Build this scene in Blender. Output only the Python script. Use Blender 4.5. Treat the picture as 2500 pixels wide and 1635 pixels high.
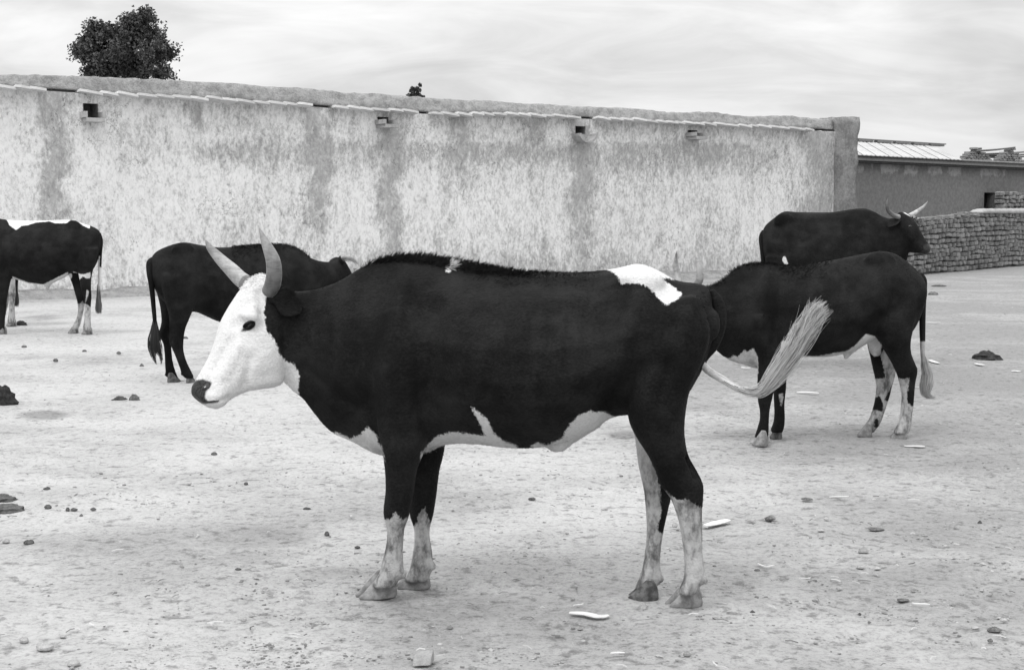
import bpy, math, random
import numpy as np
from mathutils import Vector, Matrix, noise
from mathutils.bvhtree import BVHTree

for o in list(bpy.data.objects):
    bpy.data.objects.remove(o)
S = bpy.context.scene
C = S.collection
random.seed(7)
rng = np.random.default_rng(7)
R = math.radians

# ------------------------------------------------------------------ camera
F = 50 / 36 * 2500.0            # focal length in photo pixels
CX, CY, HORIZON, CAMH = 1250.0, 817.5, 525.0, 1.5
PITCH = math.atan((CY - HORIZON) / F)
cd = bpy.data.cameras.new('camera')
cd.lens = 50; cd.sensor_width = 36; cd.sensor_fit = 'HORIZONTAL'
cd.clip_start = 0.1; cd.clip_end = 3000
cam = bpy.data.objects.new('camera', cd); C.objects.link(cam)
cam.location = (0, 0, CAMH); cam.rotation_euler = (math.pi / 2 - PITCH, 0, 0)
S.camera = cam

# ------------------------------------------------------------------ light
S.view_settings.view_transform = 'Standard'
S.view_settings.look = 'None'
S.view_settings.gamma = 1.0
S.view_settings.exposure = 0.10
SUN_EL, SUN_AZ = R(58), R(-140)      # azimuth from +Y towards +X
sd = bpy.data.lights.new('sun', 'SUN'); sd.energy = 1.2; sd.angle = R(16)
sun = bpy.data.objects.new('sun', sd); C.objects.link(sun)
sdir = Vector((math.sin(SUN_AZ) * math.cos(SUN_EL), math.cos(SUN_AZ) * math.cos(SUN_EL), math.sin(SUN_EL)))
sun.rotation_euler = sdir.to_track_quat('Z', 'Y').to_euler()

world = bpy.data.worlds.new('World'); S.world = world; world.use_nodes = True
def build_world():
    t = world.node_tree; t.nodes.clear()
    N = t.nodes.new; L = t.links.new
    def math_(op, a, b=None, c=None):
        n = N('ShaderNodeMath'); n.operation = op
        for i, v in enumerate((a, b, c)):
            if v is None: continue
            if isinstance(v, (int, float)): n.inputs[i].default_value = v
            else: L(v, n.inputs[i])
        return n.outputs[0]
    tc = N('ShaderNodeTexCoord')
    sep = N('ShaderNodeSeparateXYZ'); L(tc.outputs['Generated'], sep.inputs[0])
    z = math_('MAXIMUM', sep.outputs[2], 0.0)
    zz = math_('ADD', z, 0.30)
    u = math_('DIVIDE', sep.outputs[0], zz); v = math_('DIVIDE', sep.outputs[1], zz)
    cmb = N('ShaderNodeCombineXYZ'); L(u, cmb.inputs[0]); L(v, cmb.inputs[1])
    def nz(scale, sx, sy, det, rough, dist, rot=0.0, off=(0, 0, 0)):
        mp = N('ShaderNodeMapping'); mp.inputs['Scale'].default_value = (sx, sy, 1)
        mp.inputs['Rotation'].default_value = (0, 0, rot); mp.inputs['Location'].default_value = off
        L(cmb.outputs[0], mp.inputs[0])
        n = N('ShaderNodeTexNoise'); n.inputs['Scale'].default_value = scale
        n.inputs['Detail'].default_value = det; n.inputs['Roughness'].default_value = rough
        n.inputs['Distortion'].default_value = dist
        L(mp.outputs[0], n.inputs['Vector']); return n.outputs['Fac']
    a = nz(1.7, 0.8, 1.0, 4, 0.5, 0.6, R(28), (3.1, 1.7, 0))
    b = nz(4.6, 0.6, 1.1, 6, 0.58, 0.6, R(20), (8.0, 4.2, 0))
    m = math_('MULTIPLY_ADD', a, 0.7, math_('MULTIPLY', b, 0.42))
    mr = N('ShaderNodeMapRange'); mr.interpolation_type = 'SMOOTHSTEP'
    L(m, mr.inputs[0])
    mr.inputs[1].default_value = 0.36; mr.inputs[2].default_value = 0.74
    mr.inputs[3].default_value = 0.62; mr.inputs[4].default_value = 1.02
    # overcast sky: three times brighter overhead than at the horizon
    grad = math_('MULTIPLY_ADD', z, 2.0, 0.70)
    cl = math_('MULTIPLY', mr.outputs[0], grad)
    sky = N('ShaderNodeTexSky'); sky.sky_type = 'NISHITA'; sky.sun_disc = False
    sky.sun_elevation = SUN_EL; sky.sun_rotation = SUN_AZ
    bw = N('ShaderNodeRGBToBW'); L(sky.outputs[0], bw.inputs[0])
    tot = math_('MULTIPLY_ADD', math_('MULTIPLY', bw.outputs[0], 0.1), 0.12, math_('MULTIPLY', cl, 0.93))
    bg = N('ShaderNodeBackground'); L(tot, bg.inputs[0]); bg.inputs[1].default_value = 1.0
    out = N('ShaderNodeOutputWorld'); L(bg.outputs[0], out.inputs[0])
build_world()

# ------------------------------------------------------------------ projection helpers (photo pixel <-> place)
cp, sp = math.cos(PITCH), math.sin(PITCH)
CAM = np.array([0, 0, CAMH])
FWD, UP, RT = np.array([0, cp, -sp]), np.array([0, sp, cp]), np.array([1.0, 0, 0])
def ray(px, py):
    return FWD + (px - CX) / F * RT + (CY - py) / F * UP
def GZ(px, py, z=0.0):
    d = ray(px, py); t = (z - CAMH) / d[2]; return CAM + d * t
def PL(px, py, O, n, l=0.0):
    d = ray(px, py); t = (l - np.dot(CAM - O, n)) / np.dot(d, n); return CAM + d * t
def YD(px, py, Y):
    d = ray(px, py); return CAM + d * (Y / d[1])
def proj(V):
    q = V - CAM; dd = q @ FWD
    return np.stack([CX + F * (q @ RT) / dd, CY - F * (q @ UP) / dd], 1)
def zoomer(ox, oy, s):
    return lambda x, y: (x / s + ox, y / s + oy)
SRC = zoomer(0, 0, 1)
Z1 = zoomer(400, 500, 2.595); Z2 = zoomer(850, 580, 2.38); Z3 = zoomer(800, 1000, 3.115); Z4 = zoomer(1450, 980, 2.883)
Z5 = zoomer(1650, 440, 2.289); Z6 = zoomer(0, 480, 2.644); ZA = zoomer(2050, 300, 3.893); Z7 = zoomer(1300, 150, 1.983); Z8 = zoomer(0, 0, 2.1636)

# ------------------------------------------------------------------ materials (a black and white photograph: neutral tones)
def g(v): return (v, v, v, 1)
class MT:
    def __init__(s, name, rough=0.9, spec=0.2):
        s.m = bpy.data.materials.new(name); s.m.use_nodes = True
        s.t = s.m.node_tree; s.b = s.t.nodes['Principled BSDF']
        s.b.inputs['Roughness'].default_value = rough
        s.b.inputs['Specular IOR Level'].default_value = spec
        s.tc = s.t.nodes.new('ShaderNodeTexCoord'); s.co = s.tc.outputs['Object']
    def N(s, k): return s.t.nodes.new(k)
    def L(s, a, b): s.t.links.new(a, b)
    def math(s, op, a, b=None, c=None, clamp=False):
        n = s.N('ShaderNodeMath'); n.operation = op; n.use_clamp = clamp
        for i, v in enumerate((a, b, c)):
            if v is None: continue
            if isinstance(v, (int, float)): n.inputs[i].default_value = v
            else: s.L(v, n.inputs[i])
        return n.outputs[0]
    def mapped(s, sc=(1, 1, 1), co=None):
        mp = s.N('ShaderNodeMapping'); mp.inputs['Scale'].default_value = sc
        s.L(co or s.co, mp.inputs[0]); return mp.outputs[0]
    def noise(s, scale, det=4, rough=0.55, sc=(1, 1, 1), dist=0.0, co=None):
        n = s.N('ShaderNodeTexNoise'); n.inputs['Scale'].default_value = scale
        n.inputs['Detail'].default_value = det; n.inputs['Roughness'].default_value = rough
        n.inputs['Distortion'].default_value = dist
        s.L(s.mapped(sc, co), n.inputs['Vector']); return n.outputs['Fac']
    def ramp(s, v, a, b, lo=0.0, hi=1.0):
        n = s.N('ShaderNodeMapRange'); n.interpolation_type = 'SMOOTHSTEP'
        s.L(v, n.inputs[0])
        for i, x in enumerate((a, b, lo, hi)): n.inputs[1 + i].default_value = x
        return n.outputs[0]
    def mix(s, f, a, b):
        n = s.N('ShaderNodeMix'); n.data_type = 'FLOAT'
        for i, v in zip((0, 2, 3), (f, a, b)):
            if isinstance(v, (int, float)): n.inputs[i].default_value = v
            else: s.L(v, n.inputs[i])
        return n.outputs[0]
    def attr(s, name):
        n = s.N('ShaderNodeAttribute'); n.attribute_name = name; return n.outputs['Fac']
    def rand(s):
        return s.N('ShaderNodeObjectInfo').outputs['Random']
    def color(s, v):
        if isinstance(v, (int, float)): s.b.inputs['Base Color'].default_value = g(v)
        else: s.L(v, s.b.inputs['Base Color'])
    def bump(s, h, dist=0.01, strength=1.0):
        n = s.N('ShaderNodeBump'); n.inputs['Strength'].default_value = strength
        n.inputs['Distance'].default_value = dist; s.L(h, n.inputs['Height'])
        s.L(n.outputs[0], s.b.inputs['Normal'])

M = {}
def mats():
    # cattle coat: attribute coat = signed distance (m) to the white patches, skin = same for bare dark skin
    m = MT('coat', 0.7, 0.08)
    c = m.attr('coat'); sk = m.attr('skin')
    n1 = m.noise(45, 3, 0.6); n2 = m.noise(160, 2, 0.6, (1, 1, 0.45))
    d = m.math('ADD', c, m.math('MULTIPLY_ADD', n1, 0.016, m.math('MULTIPLY_ADD', n2, 0.022, -0.019)))
    wf = m.ramp(d, -0.004, 0.004)
    fine = m.noise(230, 3, 0.7, (0.35, 1, 0.6)); big = m.noise(5, 4, 0.6)
    sep = m.N('ShaderNodeSeparateXYZ'); m.L(m.co, sep.inputs[0])
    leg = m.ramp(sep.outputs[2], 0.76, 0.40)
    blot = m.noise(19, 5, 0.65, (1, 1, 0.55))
    dirt = m.math('MULTIPLY', leg, m.ramp(blot, 0.34, 0.66, 0.45, 1.0))  # leg dirt; higher up it paints the belly's shade into the white coat
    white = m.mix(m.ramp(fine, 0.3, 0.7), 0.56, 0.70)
    white = m.mix(dirt, white, m.mix(m.ramp(blot, 0.38, 0.66), 0.25, 0.11))  # darkens for leg dirt and the painted belly shade
    black = m.mix(m.ramp(m.math('MULTIPLY_ADD', fine, 0.4, m.math('MULTIPLY', big, 0.6)), 0.38, 0.68), 0.0055, 0.021)
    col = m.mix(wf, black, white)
    sf = m.ramp(m.math('MULTIPLY_ADD', n2, 0.008, m.math('ADD', sk, -0.004)), -0.004, 0.006)
    col = m.mix(sf, col, m.mix(m.ramp(n2, 0.35, 0.65), 0.018, 0.045))
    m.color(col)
    m.L(m.mix(sf, 0.7, 0.36), m.b.inputs['Roughness'])
    m.bump(m.math('MULTIPLY_ADD', fine, 0.5, m.math('MULTIPLY', m.noise(38, 4, 0.65, (0.6, 1, 1)), 0.9)), 0.009, 0.75)
    M['coat'] = m.m
    for nm, v in (('hair_dark', 0.012),):
        m = MT(nm, 0.8, 0.1); m.color(v); M[nm] = m.m
    m = MT('tail_hair', 0.75, 0.15)
    at = m.attr('tone'); m.color(m.mix(at, 0.02, 0.62)); M['tail_hair'] = m.m
    m = MT('horn', 0.5, 0.35)
    t = m.attr('tone'); n = m.noise(28, 4, 0.6, (1, 1, 0.3)); w = m.noise(55, 4, 0.7, (0.25, 0.25, 1.0), 0.6)
    base = m.mix(t, 0.10, 0.52)
    m.color(m.mix(m.ramp(m.math('MULTIPLY_ADD', w, 0.5, m.math('MULTIPLY', n, 0.5)), 0.36, 0.62), m.math('MULTIPLY', base, 0.55), base))
    m.bump(w, 0.006, 0.8); M['horn'] = m.m
    m = MT('hoof', 0.75, 0.25); n = m.noise(30, 5, 0.65); n2 = m.noise(90, 3, 0.6, (0.3, 0.3, 1))
    m.color(m.mix(m.ramp(n, 0.35, 0.68), m.mix(m.rand(), 0.13, 0.18), m.mix(m.rand(), 0.27, 0.35))); m.bump(n2, 0.003, 0.7); M['hoof'] = m.m
    m = MT('dark_hoof', 0.75, 0.25); n = m.noise(30, 5, 0.65); m.color(m.mix(m.ramp(n, .35, .65), 0.05, 0.15)); M['dark_hoof'] = m.m
    m = MT('eye', 0.12, 0.5); m.color(0.008); M['eye'] = m.m
    # ground
    m = MT('dirt', 0.97, 0.1)
    big = m.noise(0.16, 4, 0.55, (0.8, 1, 1), 0.4); mid = m.noise(1.1, 6, 0.62, (0.75, 1, 1), 0.3)
    fin = m.noise(18, 5, 0.72); grit = m.noise(55, 5, 0.78); vor = m.N('ShaderNodeTexVoronoi'); vor.inputs['Scale'].default_value = 34
    m.L(m.mapped((0.8, 1, 1)), vor.inputs['Vector'])
    pn = m.noise(9, 4, 0.6)
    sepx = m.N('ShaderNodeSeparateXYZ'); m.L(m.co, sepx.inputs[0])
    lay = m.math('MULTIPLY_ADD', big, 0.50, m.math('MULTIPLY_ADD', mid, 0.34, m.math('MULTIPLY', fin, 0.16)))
    lay = m.math('ADD', lay, m.ramp(sepx.outputs[0], -4.5, 5.0, 0.05, -0.06))   # exposure falloff painted into the soil colour: paler left, darker right
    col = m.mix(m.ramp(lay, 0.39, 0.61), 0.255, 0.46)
    col = m.math('MULTIPLY', col, m.ramp(grit, 0.30, 0.54, 0.64, 1.04))
    col = m.math('MULTIPLY', col, m.ramp(m.math('MULTIPLY_ADD', fin, 0.5, m.math('MULTIPLY', pn, 0.5)), 0.34, 0.48, 0.62, 1.0))
    col = m.math('MULTIPLY', col, m.mix(m.attr('dark_spots'), 1.0, 0.55))
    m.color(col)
    hgt = m.math('MULTIPLY_ADD', grit, 0.35, m.math('MULTIPLY_ADD', fin, 0.9, m.math('MULTIPLY', mid, 1.8)))
    m.bump(hgt, 0.02, 0.8); M['dirt'] = m.m
    # whitewashed mud wall
    m = MT('whitewash', 0.95, 0.1)
    ws = m.attr('stain_falloff')
    stk = m.noise(2.6, 6, 0.72, (1.0, 1.0, 0.30), 0.3); spk = m.noise(6.5, 6, 0.78, (1, 1, 0.6), 0.5)
    fine = m.noise(17, 5, 0.8, (1, 1, 0.6)); lar = m.noise(0.55, 3, 0.5)
    e = m.math('MULTIPLY_ADD', stk, 0.30, m.math('MULTIPLY_ADD', spk, 0.44, m.math('MULTIPLY_ADD', fine, 0.36, m.math('MULTIPLY', lar, 0.16))))
    e = m.math('SUBTRACT', e, m.math('MULTIPLY', ws, 0.175))
    wf = m.ramp(e, 0.48, 0.72)
    mud = m.mix(m.ramp(m.math('MULTIPLY_ADD', spk, 0.5, m.math('MULTIPLY', fine, 0.5)), 0.36, 0.62), 0.29, 0.47)
    col = m.mix(wf, mud, m.mix(m.ramp(fine, 0.3, 0.6), 0.64, 0.78))
    col = m.math('MULTIPLY', col, m.ramp(m.noise(9, 5, 0.8), 0.31, 0.39, 0.5, 1.0))
    ck = m.math('ABSOLUTE', m.math('SUBTRACT', m.noise(1.5, 5, 0.6, (1, 1, 0.8), 0.4), 0.5))
    ckm = m.ramp(m.noise(0.9, 2, 0.5), 0.47, 0.58)
    col = m.math('MULTIPLY', col, m.mix(ckm, 1.0, m.ramp(ck, 0.001, 0.007, 0.5, 1.0)))
    m.color(col)
    m.bump(m.math('MULTIPLY_ADD', spk, 0.8, m.math('MULTIPLY', fine, 0.5)), 0.03, 0.7); M['whitewash'] = m.m
    def earthy(nm, lo, hi, sc=6, bd=0.03, vary=0.0):
        m = MT(nm, 0.95, 0.1); a = m.noise(sc, 6, 0.66); b = m.noise(sc * 6, 4, 0.7)
        v = m.mix(m.ramp(m.math('MULTIPLY_ADD', a, 0.6, m.math('MULTIPLY', b, 0.4)), 0.36, 0.64), lo, hi)
        if vary: v = m.math('MULTIPLY', v, m.mix(m.rand(), 1 - vary, 1 + vary))
        m.color(v); m.bump(m.math('MULTIPLY_ADD', a, 1.0, m.math('MULTIPLY', b, 0.4)), bd, 0.8); M[nm] = m.m
    earthy('mud', 0.22, 0.40, 5, 0.10)
    earthy('pillar_mud', 0.15, 0.30, 3, 0.05)
    earthy('far_mud', 0.15, 0.21, 2.5, 0.03)
    earthy('pale_plaster', 0.26, 0.34, 2.5, 0.03)
    earthy('slate', 0.50, 0.66, 9, 0.01, 0.12)
    earthy('spout', 0.30, 0.42, 9, 0.01, 0.1)
    earthy('brick', 0.17, 0.31, 12, 0.03, 0.26)
    earthy('brick_core', 0.07, 0.11, 8, 0.02)
    earthy('cap_mud', 0.30, 0.40, 6, 0.03)
    earthy('pale_stone', 0.30, 0.44, 30, 0.012, 0.12)
    earthy('grey_stone', 0.20, 0.32, 24, 0.004, 0.25)
    earthy('dark_clod', 0.06, 0.16, 34, 0.012, 0.35)
    earthy('dung', 0.018, 0.05, 26, 0.012, 0.2)
    earthy('strip', 0.56, 0.70, 30, 0.001)
    earthy('wood', 0.10, 0.18, 12, 0.006)
    earthy('eave_wood', 0.045, 0.07, 6, 0.006)
    earthy('fascia', 0.16, 0.20, 6, 0.006)
    earthy('bark', 0.05, 0.10, 8, 0.02)
    m = MT('tin', 0.55, 0.4); n = m.noise(1.3, 4, 0.6, (1, 1, 1)); m.color(m.math('MULTIPLY', m.mix(m.ramp(n, 0.35, 0.65), 0.36, 0.46), m.mix(m.rand(), 0.86, 1.05))); M['tin'] = m.m
    m = MT('far_wall', 0.95, 0.1); a = m.noise(2.5, 6, 0.66); b = m.noise(9, 4, 0.7)
    pf = m.ramp(m.math('MULTIPLY_ADD', a, 0.5, m.math('MULTIPLY_ADD', b, 0.35, m.attr('pale'))), 0.62, 0.86)
    m.color(m.mix(pf, m.mix(m.ramp(b, 0.35, 0.65), 0.15, 0.20), 0.34)); m.bump(a, 0.03, 0.6); M['far_wall'] = m.m
    m = MT('leaf', 0.6, 0.25); m.color(m.mix(m.attr('tone'), 0.03, 0.11)); M['leaf'] = m.m
mats()

# ------------------------------------------------------------------ mesh helpers
def link(o, parent=None):
    C.objects.link(o)
    if parent is not None: o.parent = parent
    return o
def mesh(name, V, Fc, mat, parent=None, loc=None, smooth=True, attrs=None):
    """V in world space; the object's origin is put at loc (default parent's location) without rotation."""
    V = np.asarray(V, float)
    base = np.array(parent['_loc']) if parent is not None and '_loc' in parent else np.zeros(3)
    org = np.array(loc) if loc is not None else (base if parent is not None else np.zeros(3))
    me = bpy.data.meshes.new(name)
    me.from_pydata((V - org).tolist(), [], [list(map(int, f)) for f in Fc])
    me.materials.append(M[mat])
    if smooth: me.shade_smooth()
    for k, a in (attrs or {}).items():
        at = me.attributes.new(k, 'FLOAT', 'POINT'); at.data.foreach_set('value', np.asarray(a, np.float32))
    me.update()
    o = bpy.data.objects.new(name, me); link(o, parent)
    o.location = org - base
    o['_loc'] = [float(x) for x in org]
    return o
def empty(name, loc, label, cat, group=None):
    o = bpy.data.objects.new(name, None); o.empty_display_size = 0.2
    link(o); o.location = loc; o['_loc'] = [float(x) for x in loc]
    tag(o, label, cat, group); return o
def tag(o, label, cat, group=None):
    o['label'] = label; o['category'] = cat
    if group: o['group'] = group
    return o
class MB:
    def __init__(s): s.v = []; s.f = []; s.n = 0
    def add(s, V, Fc):
        V = np.asarray(V, float); s.v.append(V)
        s.f += [[i + s.n for i in f] for f in Fc]; s.n += len(V)
    def get(s): return np.concatenate(s.v), s.f
def catmull(P, sub):
    P = np.asarray(P, float); k = len(P); out = []
    for i in range(k - 1):
        p0, p1, p2, p3 = P[max(i - 1, 0)], P[i], P[i + 1], P[min(i + 2, k - 1)]
        for j in range(sub):
            t = j / sub
            out.append(0.5 * ((2 * p1) + (p2 - p0) * t + (2 * p0 - 5 * p1 + 4 * p2 - p3) * t * t + (3 * p1 - p0 - 3 * p2 + p3) * t ** 3))
    out.append(P[-1]); return np.array(out)
def loft(rings, sub=3):
    Rg = catmull(rings, sub) if sub > 1 else np.asarray(rings, float)
    k, m = Rg.shape[:2]
    V = Rg.reshape(-1, 3); Fc = []
    for i in range(k - 1):
        for j in range(m):
            a, b = i * m + j, i * m + (j + 1) % m
            Fc.append([a, b, b + m, a + m])
    V = np.concatenate([V, [Rg[0].mean(0)], [Rg[-1].mean(0)]])
    n = k * m
    for j in range(m):
        Fc.append([n, (j + 1) % m, j]); Fc.append([n + 1, (k - 1) * m + j, (k - 1) * m + (j + 1) % m])
    return V, Fc
def tube(P, r, m=8, sub=3):
    P = np.asarray(P, float); r = np.asarray(r, float)
    Q = catmull(np.concatenate([P, r[:, None]], 1), sub); P, r = Q[:, :3], np.maximum(Q[:, 3], 1e-4)
    T = np.gradient(P, axis=0); T /= np.linalg.norm(T, axis=1)[:, None] + 1e-9
    ref = np.array([0.3, 0.9, 0.2]); rings = []
    for p, t, rr in zip(P, T, r):
        a = np.cross(t, ref); a /= np.linalg.norm(a); b = np.cross(t, a)
        an = np.linspace(0, 2 * np.pi, m, endpoint=False)
        rings.append(p + rr * (np.cos(an)[:, None] * a + np.sin(an)[:, None] * b))
    return loft(rings, 1) + (P, r)
def blob(c, ax, m=14, k=8):
    rings = []
    for i in range(1, k):
        th = math.pi * i / k
        an = np.linspace(0, 2 * np.pi, m, endpoint=False)
        rings.append(c + np.cos(th) * ax[0] + np.sin(th) * (np.cos(an)[:, None] * ax[1] + np.sin(an)[:, None] * ax[2]))
    V, Fc = loft(rings, 1); n = len(V)
    V[-2] = c + ax[0]; V[-1] = c - ax[0]
    return V, Fc
def boxv(c, ax, ay, az):
    c, ax, ay, az = map(np.asarray, (c, ax, ay, az))
    V = [c + sx * ax + sy * ay + sz * az for sz in (-1, 1) for sy in (-1, 1) for sx in (-1, 1)]
    return np.array(V), [[0, 2, 3, 1], [4, 5, 7, 6], [0, 1, 5, 4], [2, 6, 7, 3], [0, 4, 6, 2], [1, 3, 7, 5]]
def sd_poly(P, poly):
    poly = np.asarray(poly, float); d = np.full(len(P), 1e18); s = np.ones(len(P))
    for i in range(len(poly)):
        a, b = poly[i], poly[i - 1]
        e = b - a; w = P - a
        t = np.clip((w @ e) / (e @ e), 0, 1)
        d = np.minimum(d, ((w - t[:, None] * e) ** 2).sum(1))
        c1 = P[:, 1] >= a[1]; c2 = P[:, 1] < b[1]; c3 = e[0] * w[:, 1] > e[1] * w[:, 0]
        fl = (c1 & c2 & c3) | (~c1 & ~c2 & ~c3); s[fl] *= -1
    return -s * np.sqrt(d)       # positive inside

# ------------------------------------------------------------------ setting: ground
def ground():
    xs = np.concatenate([np.linspace(-700, -60, 9)[:-1], np.linspace(-60, -14, 24)[:-1], np.linspace(-14, -4.5, 48)[:-1], np.linspace(-4.5, 5.5, 201)[:-1], np.linspace(5.5, 22, 83)[:-1], np.linspace(22, 60, 20)[:-1], np.linspace(60, 700, 9)])
    ys = np.concatenate([np.linspace(-60, 2, 8)[:-1], np.linspace(2, 4, 10)[:-1], np.linspace(4, 11, 141)[:-1], np.linspace(11, 16, 51)[:-1], np.linspace(16, 44, 95)[:-1], np.linspace(44, 100, 20)[:-1], np.linspace(100, 1500, 12)])
    V = []; 
    for y in ys:
        for x in xs:
            z = 0.0
            if -16 < x < 24 and 2 < y < 44:
                z = 0.016 * noise.noise((x * 0.9, y * 0.9, 0)) + 0.009 * noise.noise((x * 2.7, y * 2.7, 3.0)) - 0.008
                if -4.6 < x < 5.6 and 3.9 < y < 11.1: z += 0.010 * noise.noise((x * 6, y * 6, 6.0)) + 0.006 * noise.noise((x * 13, y * 13, 9.0)) - 0.02 * max(0.0, noise.noise((x * 3.3, y * 3.3, 14.0)) - 0.42)
            V.append((x, y, z))
    nx = len(xs); Fc = [[j * nx + i, j * nx + i + 1, (j + 1) * nx + i + 1, (j + 1) * nx + i] for j in range(len(ys) - 1) for i in range(nx - 1)]
    V = np.array(V)
    # darker oval patches on the dirt
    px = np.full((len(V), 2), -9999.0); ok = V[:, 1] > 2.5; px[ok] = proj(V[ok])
    dark_spots = np.zeros(len(V))
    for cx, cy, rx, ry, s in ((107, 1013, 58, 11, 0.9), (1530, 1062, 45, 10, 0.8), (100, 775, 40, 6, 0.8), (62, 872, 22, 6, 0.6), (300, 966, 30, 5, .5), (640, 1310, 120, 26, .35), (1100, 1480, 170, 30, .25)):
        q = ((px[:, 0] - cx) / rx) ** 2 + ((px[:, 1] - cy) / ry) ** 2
        dark_spots = np.maximum(dark_spots, s * np.clip(1.6 - q, 0, 1))
    o = mesh('ground', V, Fc, 'dirt', attrs={'dark_spots': dark_spots}); o['kind'] = 'structure'
    return o
ground()

# ------------------------------------------------------------------ whitewashed compound wall
W0, W1 = GZ(0, 731), GZ(2032, 666)
WD = (W1 - W0) / np.linalg.norm(W1 - W0); WN = np.array([WD[1], -WD[0], 0]); WL = np.linalg.norm(W1 - W0)
def wall_uz(px, py, l=0.0):
    p = PL(px, py, W0, WN, l); return float((p - W0) @ WD), float(p[2])
def wp(u, z, l=0.0): return W0 + WD * u + WN * l + np.array([0, 0, z])
EAVE = [(-300, 200), (0, 216), (100, 221), (240, 231), (400, 240), (560, 249), (740, 259), (900, 271), (1086, 281), (1240, 282), (1420, 290), (1600, 300), (1780, 309), (1976, 319), (2032, 321)]
EU = np.array([wall_uz(*p) for p in EAVE])
CREST = [(-300, 163), (0, 182), (185, 189), (400, 197), (700, 213), (900, 229), (1100, 244), (1300, 254), (1500, 264), (1700, 276), (1900, 286), (2032, 290)]
CU = np.array([wall_uz(*p, -0.25) for p in CREST])
def wall():
    root = empty('whitewashed_wall', wp(WL / 2, 0), 'long mud wall with peeling streaked whitewash and mud coping behind the cattle', 'wall')
    ez = lambda u: float(np.interp(u, EU[:, 0], EU[:, 1]))
    top = float(EU[:, 1].max()) + 0.05
    nich = []
    for (x0, x1, y0, y1) in ((203, 238, 254, 288), (921, 947, 287, 304), (1404, 1428, 309, 326), (1679, 1701, 319, 333)):
        (ua, za), (ub, zb) = wall_uz(x0, y1), wall_uz(x1, y0)
        nich.append((ua, ub, za, zb))
    us = list(np.arange(-7, WL, 0.13)) + [WL]; zs = list(np.linspace(-0.05, 1, 34))
    for a, b, c, d in nich:
        us = [u for u in us if not (a - .05 < u < a + .05 or b - .05 < u < b + .05)] + [a, b]
    us = np.array(sorted(us)); nz = 34
    def zrow(u):
        return np.linspace(-0.05, ez(u), nz)
    V = np.zeros((len(us), nz, 3)); Zs = np.zeros((len(us), nz))
    for i, u in enumerate(us):
        r = zrow(u)
        for a, b, c, d in nich:
            if a - 0.3 < u < b + 0.3:
                ic, idd = np.argmin(abs(r - c)), np.argmin(abs(r - d))
                if idd == ic: idd = ic + 1
                r = np.concatenate([np.linspace(r[0], c, ic + 1), np.linspace(c, d, idd - ic + 1)[1:], np.linspace(d, r[-1], nz - idd)[1:]])
        for j, z in enumerate(r):
            dl = 0.03 * noise.noise((u * 0.6, z * 0.6, 0)) + 0.012 * noise.noise((u * 2.3, z * 2.3, 5))
            if z < 0.4: dl += 0.10 * (0.4 - z) * (1 + noise.noise((u * 1.3, 0, 0)))
            V[i, j] = wp(u, z, dl); Zs[i, j] = z
    Fc = []
    for i in range(len(us) - 1):
        um = (us[i] + us[i + 1]) / 2
        for j in range(nz - 1):
            zm = (Zs[i, j] + Zs[i, j + 1] + Zs[i + 1, j] + Zs[i + 1, j + 1]) / 4
            if any(a < um < b and c < zm < d for a, b, c, d in nich): continue
            Fc.append([i * nz + j, (i + 1) * nz + j, (i + 1) * nz + j + 1, i * nz + j + 1])
    V = V.reshape(-1, 3)
    P = proj(V); st = np.zeros(len(V))
    wob = np.array([26 * noise.noise((p[0] * 0.011, p[1] * 0.018, 2)) + 12 * noise.noise((p[0] * .05, p[1] * .03, 6)) for p in P])
    def band(x0, x1, y0, y1, s, e=16, ey=60):
        e = e * 1.6; x0 += (x1 - x0) * .1; x1 -= (x1 - x0) * .12; s = s * .92
        x = P[:, 0] + wob
        k = np.clip((x - x0) / e + .5, 0, 1) * np.clip((x1 - x) / e + .5, 0, 1) * np.clip((P[:, 1] - y0) / 14 + .5, 0, 1) * np.clip((y1 - P[:, 1]) / ey + .5, 0, 1)
        return s * k
    for b in ((92, 172, 200, 545, 1.2, 22, 120), (455, 492, 245, 325, 1.0, 16, 40), (300, 380, 300, 400, .5, 40, 60), (742, 815, 255, 560, 1.05, 20, 160), (925, 985, 285, 640, 1.0, 18, 160), (1090, 1155, 280, 430, 1.0, 18, 120),
              (1272, 1335, 290, 370, .75, 24, 60), (1388, 1446, 290, 620, 1.0, 20, 160), (1965, 2040, 320, 640, .95, 18, 60), (1660, 1720, 335, 420, .5, 24, 60),
              (250, 2040, 352, 402, .55, 60, 40), (560, 1000, 340, 420, .35, 90, 50), (1320, 1960, 370, 425, .4, 60, 40)):
        st = np.maximum(st, band(*b)) + 0.25 * np.minimum(st, band(*b))
    zloc = V[:, 2]
    st += 0.55 * np.clip((0.75 - zloc) / 0.7, 0, 1) - 0.18 * np.clip((1.7 - abs(zloc - 1.7)) / 1.2, 0, 1)
    st += 0.12 * np.clip((P[:, 0] - 900) / 1100, -0.9, 1)  # exposure falloff put into the wall colour, darker towards the right
    mesh('plaster_face', V, Fc, 'whitewash', root, attrs={'stain_falloff': st})
    # body of the wall behind the plaster, and the four drain niches
    b = MB()
    for (a, c) in ((-7.0, WL),):
        b.add(*boxv(wp((a + c) / 2, 1.75, -0.62), WD * (c - a) / 2, WN * 0.1, np.array([0, 0, 1.8])))
        b.add(*boxv(wp(c - 0.06, 1.75, -0.28), WD * 0.055, WN * 0.24, np.array([0, 0, 1.8])))
    mesh('wall_core', *b.get(), 'mud', root, smooth=False)
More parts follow.
